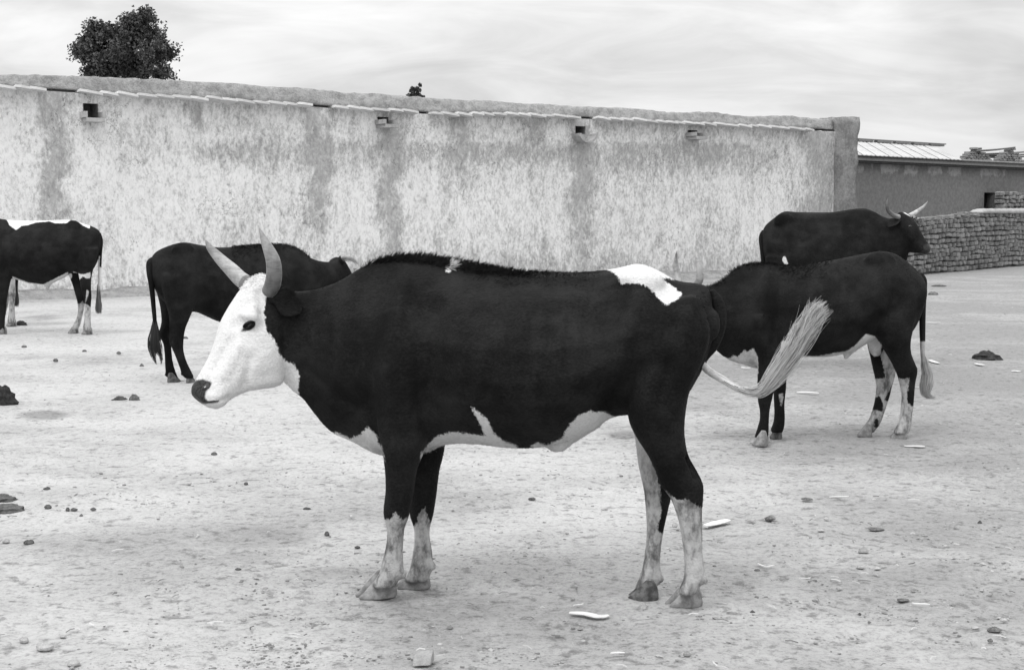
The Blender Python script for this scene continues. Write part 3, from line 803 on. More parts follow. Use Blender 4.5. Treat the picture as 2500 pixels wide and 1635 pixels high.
def horn(root, cow, pts, tones, m=12):
    """pts: (x, y, radius_px, l)"""
    P = [cow.at(x, y, l) for x, y, r, l in pts]; rr = [r / cow.ppm for x, y, r, l in pts]
    V, Fc, pc, rad = tube(P, rr, m, 5)
    k = len(pc); tn = np.repeat(np.interp(np.linspace(0, 1, k), np.linspace(0, 1, len(tones)), tones), m)
    tn = np.concatenate([tn, [tones[0], tones[-1]]])
    return mesh('horn', V, Fc, 'horn', root, attrs={'tone': tn})

def head_gen(cow, poll, fh, pitch, sc=1.0):
    """a plain ox head hung from the poll, for the animals whose heads are hidden or out of frame"""
    fh = unit(fh); e = fh * math.cos(pitch) + np.array([0, 0, -math.sin(pitch)]); gN = fh * math.sin(pitch) + np.array([0, 0, math.cos(pitch)]); r = np.cross(e, gN)
    rings = []
    for (t, a, b, w) in ((-.06, -.01, -.12, .06), (0, .02, -.17, .095), (.08, .02, -.2, .105), (.16, .01, -.22, .112), (.25, 0, -.2, .095), (.33, -.01, -.165, .075), (.42, -.02, -.14, .062), (.48, -.03, -.13, .066), (.53, -.05, -.12, .055), (.545, -.07, -.11, .03)):
        c = poll + (e * t + gN * (a + b) / 2) * sc; u = gN * (a - b) / 2 * sc
        rings.append([c + u * math.copysign(abs(math.cos(q)) ** .85, math.cos(q)) + r * w * sc * math.copysign(abs(math.sin(q)) ** .85, math.sin(q)) for q in np.linspace(0, 2 * np.pi, 20, endpoint=False)])
    cow.mb.add(*loft(rings, 3)); return e, gN, r
def head_bits(cow, root, poll, e, gN, r, sc=1.0, tones=(.3, .8), horns=True):
    for sg in (-1, 1):
        if horns:
            P = [poll + sc * (r * sg * .07 - gN * .03), poll + sc * (r * sg * .14 + gN * .02), poll + sc * (r * sg * .22 + np.array([0, 0, .08])), poll + sc * (r * sg * .23 + np.array([0, 0, .19]) + e * .02), poll + sc * (r * sg * .19 + np.array([0, 0, .28]) + e * .03)]
            V, Fc, pc, _ = tube(P, np.array([.034, .031, .026, .017, .004]) * sc, 10, 4)
            tn = np.interp(np.arange(len(V)) / len(V), [0, 1], tones); mesh('horn', V, Fc, 'horn', root, attrs={'tone': tn})
        c = poll + sc * (e * .2 - gN * .06 + r * sg * .1)
        mesh('eye', *blob(c, [e * .02, gN * .018, r * .016], 10, 6), 'eye', root)
        ear(root, poll + sc * (e * .04 - gN * .09 + r * sg * .08), unit(r * sg * .9 - e * .45 - np.array([0, 0, .25])), gN, .17 * sc)
def ear(root, base, d, up, L, coat=-.5):
    d = unit(d); up = unit(up - d * (up @ d)); s = np.cross(d, up); rings = []
    for (t, w, th) in ((-.12, .025, .018), (.1, .03, .02), (.3, .05, .014), (.55, .056, .01), (.8, .038, .007), (.97, .012, .005), (1.0, .003, .003)):
        c = base + d * L * t - np.array([0, 0, .03]) * t * t
        rings.append([c + s * w * math.cos(q) + up * (th * math.sin(q) + .35 * w * abs(math.cos(q)) ** 2) for q in np.linspace(0, 2 * np.pi, 12, endpoint=False)])
    V, Fc = loft(rings, 3)
    return mesh('ear', V, Fc, 'coat', root, attrs={'coat': np.full(len(V), coat), 'skin': np.full(len(V), -.5)})

def sculpt(cow, P, Nn, strokes, z=None):
    """push the surface in or out along soft strokes: (x0, y0, x1, y1, radius, metres), on the side towards the yard"""
    q = proj(P); l = (P - cow.O) @ cow.n; d = np.zeros(len(P))
    face = (Nn * (CAM - P)).sum(1) > 0
    for (x0, y0, x1, y1, r, a) in strokes:
        if z: (x0, y0), (x1, y1) = z(x0, y0), z(x1, y1)
        A = np.array([x0, y0]); e = np.array([x1 - x0, y1 - y0]); w = q - A
        t = np.clip((w @ e) / max(e @ e, 1e-6), 0, 1)
        dd = ((w - t[:, None] * e) ** 2).sum(1)
        d += 1.5 * a * np.exp(-dd / (r * r)) * face
    return P + Nn * d[:, None]
def finish(cow, name, label, vox, it, ops, skin_ops, furn, furlen, furw, seed, group='cattle in the yard', strokes=None, z=None):
    root = empty(name, cow.O, label, 'ox', group)
    V, Fc = cow.mb.get()
    P, Nn, fc = remeshed(V, Fc, vox, it)
    if strokes: P = sculpt(cow, P, Nn, strokes, z)
    coat = sdf_ops(cow, P, ops); skin = sdf_ops(cow, P, skin_ops) if skin_ops else np.full(len(P), -.5)
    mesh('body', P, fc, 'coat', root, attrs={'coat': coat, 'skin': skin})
    if furn: fur('short_fur', cow, root, P, Nn, fc, coat, furn, furlen, furw, seed, skin=skin, lift=.22)
    bvh = BVHTree.FromPolygons([Vector(p) for p in P], fc)
    return root, P, Nn, fc, coat, skin, bvh
def zp(z, pts): return [z(*p) for p in pts]

# ---- the big ox in front
def main_ox():
    fN, fF, rN, rF = GZ(919, 1459), GZ(1012, 1435), GZ(1667, 1478), GZ(1570, 1459)
    O = (fN + fF + rN + rF) / 4; f = (fN + fF) / 2 - (rN + rF) / 2
    c = Cow(O, f)
    T = [((1737, 718), (1743, 825), .05), ((1722, 697), (1730, 868), .125), ((1690, 690), (1702, 925), .19), ((1650, 683), (1660, 985), .225), ((1600, 656), (1598, 1008), .245, 0, 0, .35), ((1556, 643), (1540, 1012), .255, 0, 0, .35),
         ((1500, 655), (1492, 1020), .265, 0, 0, .35), ((1417, 663), (1437, 1056), .285), ((1330, 662), (1342, 1088), .30), ((1250, 662), (1250, 1093), .295), ((1170, 656), (1160, 1083), .275), ((1090, 643), (1085, 1086), .24), ((1020, 633), (1012, 1106), .21),
         ((950, 634), (930, 1112), .195, 0, 0, .5, .45), ((890, 648), (862, 1080), .175, 0, 0, .45, .6), ((840, 678), (808, 1055), .15, 0, 0, .4, .7), ((790, 700), (768, 1012), .125, .0, R(12), .35, .65), ((745, 709), (741, 976), .11, .01, R(25), .3, .5), ((706, 710), (712, 952), .098, .02, R(35), .3, .4), ((676, 712), (690, 925), .085, .03, R(40), .3, .3)]
    c.torso(SRC, T)
    ph = R(42)
    Hd = [((660, 676), (700, 770), .06, .02), ((638, 668), (694, 835), .088, .02), ((612, 680), (692, 890), .10, .03), ((588, 708), (686, 930), .104, .05), ((562, 748), (664, 944), .107, .07), ((541, 787), (634, 947), .094, .10), ((530, 824), (604, 956), .08, .125), ((513, 868), (580, 965), .067, .15),
          ((494, 903), (558, 978), .063, .175), ((480, 928), (546, 990), .067, .19), ((470, 946), (526, 998), .060, .20), ((470, 963), (500, 991), .038, .21)]
    c.mb.add(*loft([c.ring(a, b, w, l, ph, e=2.35, ka=.12, kb=.35) for a, b, w, l in Hd], 4))
    # brow, cheek, lip
    hn = c.n * math.cos(ph) - c.f * math.sin(ph); hf = c.f * math.cos(ph) + c.n * math.sin(ph)
    for sg in (1, -1):
        p = c.at(600, 772, .055) + hn * sg * .082 ; c.mb.add(*blob(p, [np.array([0, 0, .048]), hf * .045, hn * .036]))
        p = c.at(575, 860, .11) + hn * sg * .045 ; c.mb.add(*blob(p, [unit(np.array([0, 0, .8]) - hf * .5) * .10, hf * .022, hn * .036]))
        p = c.at(640, 880, .06) + hn * sg * .055 ; c.mb.add(*blob(p, [np.array([0, 0, .075]), hf * .08, hn * .04]))
    # shoulders, hooks, tail head, sheath
    c.leg(SRC, [(760, 930, 1060, .05, .13), (840, 905, 1070, .085, .135), (930, 900, 1062, .09, .135), (1020, 915, 1048, .088, .13), (1075, 928, 1040, .08, .122), (1110, 935, 1031, .072, .118), (1150, 940, 1018, .06, .112), (1200, 941, 1011, .053, .104), (1240, 936, 1003, .051, .098), (1265, 938, 997, .048, .094), (1288, 945, 988, .039, .09), (1320, 944, 985, .036, .088), (1350, 938, 984, .037, .086), (1378, 930, 985, .042, .085), (1398, 926, 984, .044, .084), (1416, 914, 974, .043, .083), (1432, 905, 966, .04, .083)])
    c.leg(SRC, [(930, 930, 1070, .085, -.13), (1020, 960, 1080, .085, -.125), (1075, 980, 1087, .075, -.118), (1110, 985, 1083, .07, -.112), (1150, 990, 1073, .058, -.108), (1200, 995, 1067, .052, -.098), (1240, 998, 1061, .05, -.092), (1262, 1002, 1057, .048, -.09), (1285, 1010, 1050, .04, -.088), (1310, 1012, 1049, .036, -.086), (1340, 1009, 1054, .037, -.084), (1370, 1004, 1057, .042, -.082), (1390, 998, 1055, .043, -.08), (1405, 989, 1051, .042, -.08), (1416, 984, 1046, .04, -.08)])
    c.leg(SRC, [(730, 1600, 1700, .05, .13), (800, 1560, 1735, .085, .145), (870, 1545, 1722, .095, .15), (950, 1530, 1686, .095, .15), (1015, 1532, 1674, .09, .145), (1060, 1549, 1672, .082, .138), (1110, 1581, 1681, .07, .128), (1150, 1600, 1703, .058, .118), (1183, 1611, 1718, .05, .11), (1212, 1634, 1718, .045, .104), (1250, 1650, 1715, .041, .098), (1300, 1662, 1715, .037, .092), (1345, 1668, 1716, .037, .088), (1378, 1671, 1719, .041, .086), (1408, 1669, 1722, .044, .085), (1430, 1659, 1710, .044, .084), (1448, 1652, 1702, .042, .084)])
    c.leg(SRC, [(870, 1545, 1715, .095, -.15), (950, 1530, 1680, .095, -.15), (1020, 1536, 1665, .085, -.14), (1065, 1549, 1660, .078, -.13), (1130, 1557, 1652, .062, -.115), (1190, 1570, 1645, .05, -.1), (1220, 1574, 1638, .046, -.094), (1257, 1577, 1629, .042, -.09), (1310, 1578, 1618, .037, -.082), (1368, 1571, 1612, .039, -.078), (1400, 1564, 1614, .043, -.076), (1422, 1553, 1609, .043, -.075), (1438, 1547, 1603, .041, -.075)])
    for x, y, l in ((984, 1402, .10), (984, 1402, .065), (1056, 1381, -.07), (1719, 1416, .10), (1719, 1416, .065), (1613, 1412, -.06)): c.blob(x, y, l, .016, .02, .012)
    c.blob(1560, 692, .10, .10, .06, .062); c.blob(1560, 692, -.10, .10, .06, .062)       # hook bones
    c.blob(1740, 792, .06, .03, .06, .035); c.blob(1740, 792, -.06, .03, .06, .035)       # pin bones
    c.blob(1360, 1082, 0, .05, .035, .035)                                                # sheath
    c.leg(SRC, [(1040, 1392, 1470, .02, 0), (1070, 1372, 1420, .024, 0), (1090, 1350, 1388, .022, 0), (1102, 1350, 1368, .01, 0)])
    W = [('w', 'all', zp(Z1, [(690, 520), (660, 560), (645, 600), (635, 690), (650, 800), (700, 850), (740, 950), (770, 990), (830, 1010), (857, 1080), (852, 1200), (865, 1290), (600, 1400), (60, 1330), (60, 500), (420, 330), (640, 330)])),
         ('w', 'mir', zp(Z1, [(1035, 1432), (1060, 1445), (1100, 1440), (1180, 1478), (1250, 1452), (1290, 1402), (1340, 1450), (1380, 1540), (1400, 1620), (1250, 1640), (1030, 1510)])),
         ('w', 'mir', zp(Z2, [(420, 1260), (500, 1158), (600, 1128), (700, 1138), (795, 1150), (755, 1060), (706, 972), (742, 1000), (805, 1050), (842, 1130), (900, 1180), (975, 1207), (1000, 1260), (600, 1300), (425, 1320)])),
         ('w', 'mir', zp(Z2, [(1060, 1210), (1100, 1188), (1150, 1208), (1245, 1160), (1290, 1080), (1340, 1030), (1400, 1008), (1490, 1013), (1560, 1048), (1560, 1120), (1300, 1290), (1150, 1270)])),
         ('w', 'near', zp(Z2, [(1512, 185), (1560, 215), (1590, 272), (1660, 262), (1720, 272), (1770, 312), (1820, 372), (1850, 392), (1900, 370), (1942, 330), (1900, 295), (1850, 262), (1825, 232), (1890, 243), (1880, 150), (1600, 80), (1500, 140)])),
         ('w', 'far', zp(Z2, [(1500, 190), (1600, 230), (1780, 230), (1890, 243), (1880, 150), (1600, 80), (1500, 140)])),
         ('w', 'near', zp(Z2, [(572, 120), (606, 120), (606, 170), (590, 200), (570, 200)])),
         ('w', 'near', zp(Z3, [(380, 818), (430, 832), (480, 832), (518, 765), (530, 800), (570, 837), (640, 795), (660, 1600), (100, 1600), (380, 1100)])),
         ('w', 'far', zp(Z3, [(600, 905), (660, 882), (690, 850), (690, 790), (738, 738), (756, 800), (785, 868), (900, 900), (900, 1500), (500, 1500)])),
         ('w', 'near', zp(Z4, [(480, 615), (515, 630), (545, 665), (590, 690), (660, 690), (710, 720), (800, 770), (860, 1600), (400, 1600)])),
         ('w', 'far', zp(Z4, [(225, 170), (330, 230), (430, 480), (468, 600), (470, 790), (450, 900), (520, 960), (560, 1500), (150, 1500)]))]
    STK = [(585, 845, 545, 915, 13, .006), (562, 828, 520, 900, 11, -.006), (574, 792, 574, 794, 13, -.006), (590, 768, 620, 774, 9, .007), (625, 940, 682, 930, 13, .006), (612, 875, 598, 940, 11, -.006), (535, 979, 562, 968, 5, -.005), (502, 925, 516, 952, 8, -.004), (632, 718, 642, 760, 13, -.008),
           (985, 700, 945, 900, 24, .014), (1062, 760, 1045, 990, 30, -.018), (1480, 745, 1470, 770, 58, -.03), (1490, 985, 1570, 890, 22, -.012), (1642, 800, 1612, 985, 26, -.015), (740, 900, 865, 1000, 18, -.010), (1012, 1082, 1012, 1084, 24, .01), (975, 1290, 974, 1372, 6, -.004), (1684, 1115, 1700, 1165, 9, -.012), (1698, 1240, 1698, 1360, 6, -.004), (1690, 740, 1640, 850, 30, .012), (900, 980, 960, 1060, 24, -.008), (1440, 690, 1250, 690, 22, -.010), (1560, 720, 1500, 900, 26, .010)]
    STK += [(1115 + 46 * k, 770, 1095 + 46 * k, 970, 12 + 3 * (k % 3), -(.0026 + .0012 * ((k * 7) % 3))) for k in range(8)] + [(x, 765, x + 12, 880 - 20 * ((x // 7) % 3), 6, -.0022) for x in (722, 741, 768, 796)]
    W.append(('b', 'far', [(1028, 1112), (1085, 1084), (1104, 1088), (1080, 1200), (1045, 1226), (1000, 1240)]))
    SK = [('w', 'all', zp(Z1, [(150, 1150), (205, 1108), (250, 1102), (303, 1122), (300, 1150), (268, 1185), (262, 1225), (282, 1242), (348, 1238), (352, 1252), (260, 1262), (200, 1258), (150, 1220)])),
          ('w', 'all', zp(Z1, [(484, 804), (516, 756), (540, 728), (580, 738), (580, 772), (545, 796), (512, 804)]))]
    root, P, Nn, fc, coat, skin, bvh = finish(c, 'black_ox', 'large black ox with white face and curved horns standing in front of all', .0085, 7, W, SK, 90000, .013, .0016, 11, strokes=STK)
    # ridge of longer hair on the neck hump and back
    px = proj(P); wgt = np.clip((Nn[:, 2] - .80) / .17, 0, 1) * (px[:, 1] < 720) * np.interp(px[:, 0], [700, 800, 900, 1150, 1300, 1450, 1480], [.0, .35, 1, 1, .5, .25, 0])
    ln = np.interp(px[:, 0], [700, 850, 960, 1060, 1180, 1300, 1500], [.014, .028, .046, .048, .042, .02, .01])
    fur('back_hair', c, root, P, Nn, fc, np.where(px[:, 0] > 0, coat, coat), 5200, ln, .0014, 13, sel=wgt ** 1.5 + 1e-6, lift=.7)
    wg = np.clip((Nn[:, 2] - .3) / .4, 0, 1) * (px[:, 0] > 590) * (px[:, 0] < 668) * (px[:, 1] < 705) * (px[:, 1] > 640)
    fur('poll_hair', c, root, P, Nn, fc, coat, 450, .02, .0016, 14, sel=wg + 1e-7, lift=.35, dirv=c.f * .6 + np.array([0, 0, .3]))
    # horns: far, then near
    horn(root, c, [(*Z1(515, 490), 19.5, -.06), (*Z1(480, 465), 19, -.075), (*Z1(428, 412), 17.5, -.09), (*Z1(375, 362), 14.8, -.10), (*Z1(325, 310), 11.5, -.10), (*Z1(286, 264), 7.5, -.10), (*Z1(266, 224), 1.6, -.10)], (.7, .75, .6, .3))
    horn(root, c, [(*Z1(670, 548), 19, .09), (*Z1(690, 500), 19, .12), (*Z1(699, 430), 18.5, .15), (*Z1(692, 355), 17, .165), (*Z1(665, 285), 13.5, .17), (*Z1(633, 216), 8.3, .165), (*Z1(605, 148), 1.6, .155)], (.15, .15, .3, .45, .42, .35))
    # eyes
    def hit(x, y):
        d = Vector(unit(ray(x, y))); loc, nn, _, _ = bvh.ray_cast(Vector(CAM), d); return (np.array(loc), np.array(nn)) if loc is not None else (None, None)
    q, nn = hit(*Z1(540, 765))
    if q is not None:
        pc = c.at(588, 708, .05); mir = q - 2 * hn * ((q - pc) @ hn); lo, n2, _, _ = bvh.find_nearest(Vector(mir))
        for p_, n_ in ((q, nn), (np.array(lo), np.array(n2))):
            tg = unit(np.cross(n_, [0, 0, 1])); up = np.cross(tg, n_)
            tg, up = tg * .88 + up * .47 * np.sign(tg @ c.f) * -1, up * .88 + tg * .47 * np.sign(tg @ c.f)
            e_ = mesh('eye', *blob(p_ - n_ * .012, [up * .0115, tg * .0185, n_ * .0155], 16, 10), 'eye', root)
            for sg, rr in ((1, .006), (-1, .004)):
                pts = [p_ - n_ * .004 + tg * .027 * math.cos(a) + up * sg * .0115 * math.sin(a) + n_ * .006 * math.sin(a) for a in np.linspace(0.05, math.pi - .05, 7)]
                V, Fc2, _, _ = tube(pts, [.002, rr, rr, rr, rr, rr, .002], 6, 2); 
                mesh('eyelid', V, Fc2, 'coat', e_, attrs={'coat': np.full(len(V), -.5), 'skin': np.full(len(V), -.5)})
    # nostril and mouth line: dark hollows
    q, nn = hit(*Z1(272, 1150))
    if q is not None:
        tg = unit(np.cross(nn, [0, 0, 1])); up = np.cross(tg, nn)
        mesh('nostril', *blob(q - nn * .003, [unit(up * .8 + tg * .5) * .013, unit(tg * .8 - up * .5) * .021, nn * .006], 12, 8), 'eye', root)
    pts = []
    for x, y in ((212, 1246), (235, 1252), (262, 1252), (290, 1247), (320, 1243), (350, 1240)):
        q, nn = hit(*Z1(x, y))
        if q is not None: pts.append(q - nn * .0015)
    if len(pts) > 3: mesh('mouth_line', *tube(pts, [.0025] + [.0038] * (len(pts) - 2) + [.002], 6, 3)[:2], 'eye', root)
    # ears
    q, nn = hit(*Z1(705, 585))
    if q is not None: ear(root, q, unit(-c.f * .97 + c.n * .12 + np.array([0, 0, -.2])), np.array([0, 0, .15]) + c.n * 1.0, .115)
    pe = c.at(650, 705, -.05); ear(root, pe, unit(-c.f * .5 - c.n * .9 + np.array([0, 0, -.25])), np.array([0, 0, 1.0]) - c.n * .5, .16)
    # hooves
    hoof(root, c, (872, 1457), (964, 1446), .112, .078); hoof(root, c, (968, 1432), (1050, 1428), .10, .07)
    hoof(root, c, (1629, 1477), (1708, 1470), .105, .07); hoof(root, c, (1534, 1457), (1608, 1459), .098, .065, 'dark_hoof')
    # tail, swung out behind
    TP = [(1738, 708, .009, 0), (1752, 740, .026, 0), (1757, 790, .026, .01), (1742, 840, .022, .02), (1722, 868, .018, .03), (1716, 884, .016, .04), (1728, 903, .0155, .06), (1764, 926, .0145, .09), (1799, 946, .013, .12), (1830, 957, .012, .14), (1856, 955, .011, .16), (1886, 926, .009, .18), (1915, 890, .006, .2)]
    V, Fc, pc, rad = tube([c.at(x, y, l) for x, y, r, l in TP], [t[2] for t in TP], 10, 4)
    cc = sd_poly(proj(V), [(1700, 872), (1722, 884), (1736, 892), (1750, 880), (2100, 900), (2100, 1000), (1690, 1000)]) / c.ppm
    tail = mesh('tail', V, Fc, 'coat', root, attrs={'coat': cc, 'skin': np.full(len(V), -.5)})
    hp = catmull([c.at(x, y, l) for x, y, l in ((1745, 915, .08), (1799, 946, .12), (1836, 957, .15), (1866, 948, .17), (1895, 915, .19), (1930, 868, .21), (1962, 815, .22), (1990, 768, .22), (2008, 748, .22))], 6)
    spread = lambda s: float(np.interp(s, [0, .2, .4, .55, .75, 1, 1.1], [.012, .014, .021, .029, .034, .037, .04]))
    strands('tail_tuft', tail, hp, 1100, spread, (0, .6), (.72, 1.03), .0026, (.15, .95), 5, .02)
    strands('stray_hair', tail, hp, 220, lambda s: spread(s) * 1.5, (.2, .5), (.55, .95), .0016, (.5, .95), 6, .02)
main_ox()

# ---- the ox behind its tail, facing the same way
def right_ox():
    z = Z5
    nf, nr = GZ(*z(480, 1478)), GZ(*z(1245, 1440)); ff, fr = GZ(*z(560, 1438)), GZ(*z(1060, 1428))
    c = Cow((nf + nr + ff + fr) / 4, (nf + ff) / 2 - (nr + fr) / 2)
    T = [((1372, 545), (1365, 630), .05), ((1352, 512), (1350, 720), .135), ((1300, 463), (1300, 850), .19), ((1220, 408), (1210, 935), .225), ((1140, 396), (1115, 885), .245), ((1050, 410), (1058, 905), .255), ((950, 430), (960, 957), .27), ((850, 449), (860, 984), .275), ((720, 470), (730, 987), .265), ((610, 475), (620, 995), .24), ((520, 463), (530, 1030), .21), ((440, 460), (450, 1052), .19, 0, 0, .55, .45), ((375, 470), (370, 1030), .17, 0, 0, .55, .55), ((320, 502), (295, 1005), .145, 0, 0, .45, .6), ((262, 555), (228, 955), .12, 0, 0, .35, .6), ((200, 585), (160, 870), .10), ((130, 600), (100, 800), .095), ((80, 615), (70, 770), .08)]
    c.torso(z, T)
    poll = c.at(*z(70, 610)); e, gN, r = head_gen(c, poll, c.f, R(50), .95)
    c.leg(z, [(760, 400, 560, .085, .12), (900, 430, 590, .085, .12), (1000, 458, 585, .075, .115), (1060, 460, 568, .065, .11), (1130, 459, 555, .057, .105), (1200, 459, 540, .052, .10), (1240, 462, 530, .05, .098), (1280, 470, 522, .04, .095), (1330, 472, 519, .037, .093), (1385, 458, 517, .041, .092), (1415, 448, 516, .044, .09), (1440, 440, 512, .042, .09)])
    c.leg(z, [(1000, 500, 620, .07, -.11), (1100, 530, 615, .06, -.105), (1170, 548, 611, .053, -.1), (1215, 550, 606, .05, -.098), (1260, 551, 604, .042, -.095), (1310, 552, 608, .038, -.09), (1360, 545, 606, .042, -.09), (1390, 532, 600, .043, -.09), (1408, 530, 595, .04, -.09)])
    c.leg(z, [(620, 1180, 1340, .08, .13), (720, 1120, 1345, .095, .14), (820, 1110, 1322, .095, .145), (900, 1140, 1306, .09, .14), (960, 1175, 1308, .078, .13), (1010, 1203, 1328, .065, .12), (1055, 1224, 1349, .052, .11), (1090, 1238, 1345, .046, .105), (1140, 1252, 1335, .042, .1), (1200, 1264, 1330, .038, .095), (1260, 1260, 1325, .038, .09), (1320, 1256, 1316, .041, .088), (1365, 1240, 1313, .044, .086), (1395, 1222, 1305, .043, .085), (1415, 1215, 1295, .04, .085)])
    c.leg(z, [(780, 1080, 1300, .09, -.14), (900, 1072, 1260, .085, -.135), (980, 1088, 1240, .07, -.12), (1050, 1102, 1228, .055, -.11), (1095, 1112, 1222, .048, -.105), (1150, 1121, 1206, .043, -.1), (1210, 1116, 1192, .039, -.095), (1270, 1104, 1172, .038, -.09), (1325, 1086, 1153, .04, -.088), (1365, 1060, 1136, .043, -.086), (1390, 1040, 1115, .042, -.085), (1408, 1030, 1104, .04, -.085)])
    c.leg(z, [(905, 1010, 1080, .03, 0), (950, 960, 1010, .028, 0), (985, 935, 968, .02, 0), (1003, 940, 958, .008, 0)])
    c.blob(*z(1120, 925), 0, .055, .075, .05)
    c.blob(*z(1140, 460), .10, .12, .08, .036); c.blob(*z(1140, 460), -.10, .12, .08, .036)
    W = [('w', 'mir', zp(z, [(200, 900), (225, 955), (260, 985), (300, 995), (320, 980), (345, 985), (385, 945), (400, 960), (432, 938), (458, 985), (462, 1080), (350, 1080), (180, 990)])),
         ('w', 'mir', zp(z, [(690, 980), (800, 982), (900, 962), (950, 955), (1000, 925), (1060, 860), (1110, 870), (1150, 920), (1140, 1010), (1040, 960), (980, 1050), (700, 1050)])),
         ('w', 'near', zp(z, [(1200, 1080), (1238, 1098), (1262, 1110), (1305, 1105), (1300, 1150), (1292, 1200), (1295, 1240), (1320, 1262), (1345, 1255), (1350, 1500), (1150, 1500)])),
         ('w', 'far', zp(z, [(1120, 880), (1170, 930), (1215, 1030), (1235, 1090), (1195, 1170), (1165, 1230), (1215, 1240), (1150, 1500), (980, 1500), (1060, 1300), (1090, 1180), (1105, 1108), (1150, 1110), (1172, 1100), (1150, 1000), (1130, 940)])),
         ('b', 'far', zp(z, [(1115, 1210), (1140, 1205), (1160, 1250), (1155, 1290), (1095, 1280)])), ('b', 'far', zp(z, [(1110, 1335), (1130, 1325), (1135, 1380), (1108, 1380)])),
         ('b', 'near', zp(z, [(1325, 1080), (1360, 1080), (1345, 1240), (1310, 1250), (1296, 1215), (1310, 1160)])),
         ('w', 'near', zp(z, [(590, 900), (640, 895), (660, 950), (600, 1010), (578, 980)])),
         ('w', 'far', zp(z, [(575, 1195), (600, 1190), (598, 1250), (585, 1260)]))]
    root, P, Nn, fc, coat, skin, bvh = finish(c, 'black_ox', 'black ox with white splashed hind legs standing behind the large ox tail', .0115, 6, W, None, 26000, .016, .0026, 21, z=z, strokes=[(600, 560, 560, 900, 20, -.018), (500, 520, 470, 800, 16, .014), (1040, 560, 1030, 600, 32, -.03), (1230, 620, 1190, 860, 18, -.014), (1060, 840, 1140, 760, 14, -.012)] + [(680 + 60 * k, 600, 660 + 60 * k, 860, 9, -.003) for k in range(6)])
    head_bits(c, root, poll, e, gN, r, .95)
    px = proj(P); wg = np.clip((Nn[:, 2] - .6) / .3, 0, 1) * np.interp(px[:, 0], [z(180, 0)[0], z(300, 0)[0], z(700, 0)[0], z(900, 0)[0]], [.5, 1, .8, 0])
    fur('back_hair', c, root, P, Nn, fc, coat, 4500, .026, .0028, 22, sel=wg + 1e-7, lift=.72)
    hoof(root, c, z(425, 1474), z(518, 1478), .11, .085); hoof(root, c, z(524, 1436), z(594, 1438), .10, .07, 'dark_hoof')
    hoof(root, c, z(1197, 1438), z(1290, 1440), .10, .075); hoof(root, c, z(1013, 1427), z(1097, 1430), .10, .075)
    TP = [(1366, 520, .012), (1378, 560, .03), (1379, 640, .026), (1378, 740, .022), (1378, 840, .02), (1379, 900, .018), (1380, 960, .016), (1384, 1020, .014), (1392, 1080, .008)]
    V, Fc, pc, rad = tube([c.at(*z(x, y), -.02) for x, y, r_ in TP], [t[2] for t in TP], 10, 4)
    tail = mesh('tail', V, Fc, 'coat', root, attrs={'coat': (proj(V)[:, 1] - z(0, 900)[1]) / c.ppm, 'skin': np.full(len(V), -.5)})
    hp = catmull([c.at(*z(x, y), -.02) for x, y in ((1382, 970), (1390, 1030), (1403, 1080), (1402, 1130), (1394, 1170), (1400, 1195), (1422, 1208), (1450, 1212))], 5)
    strands('tail_tuft', tail, hp, 380, lambda s: float(np.interp(s, [0, .25, .45, .7, 1], [.014, .035, .045, .03, .008])), (0, .4), (.6, 1.0), .003, (.3, .85), 23, .008)
right_ox()

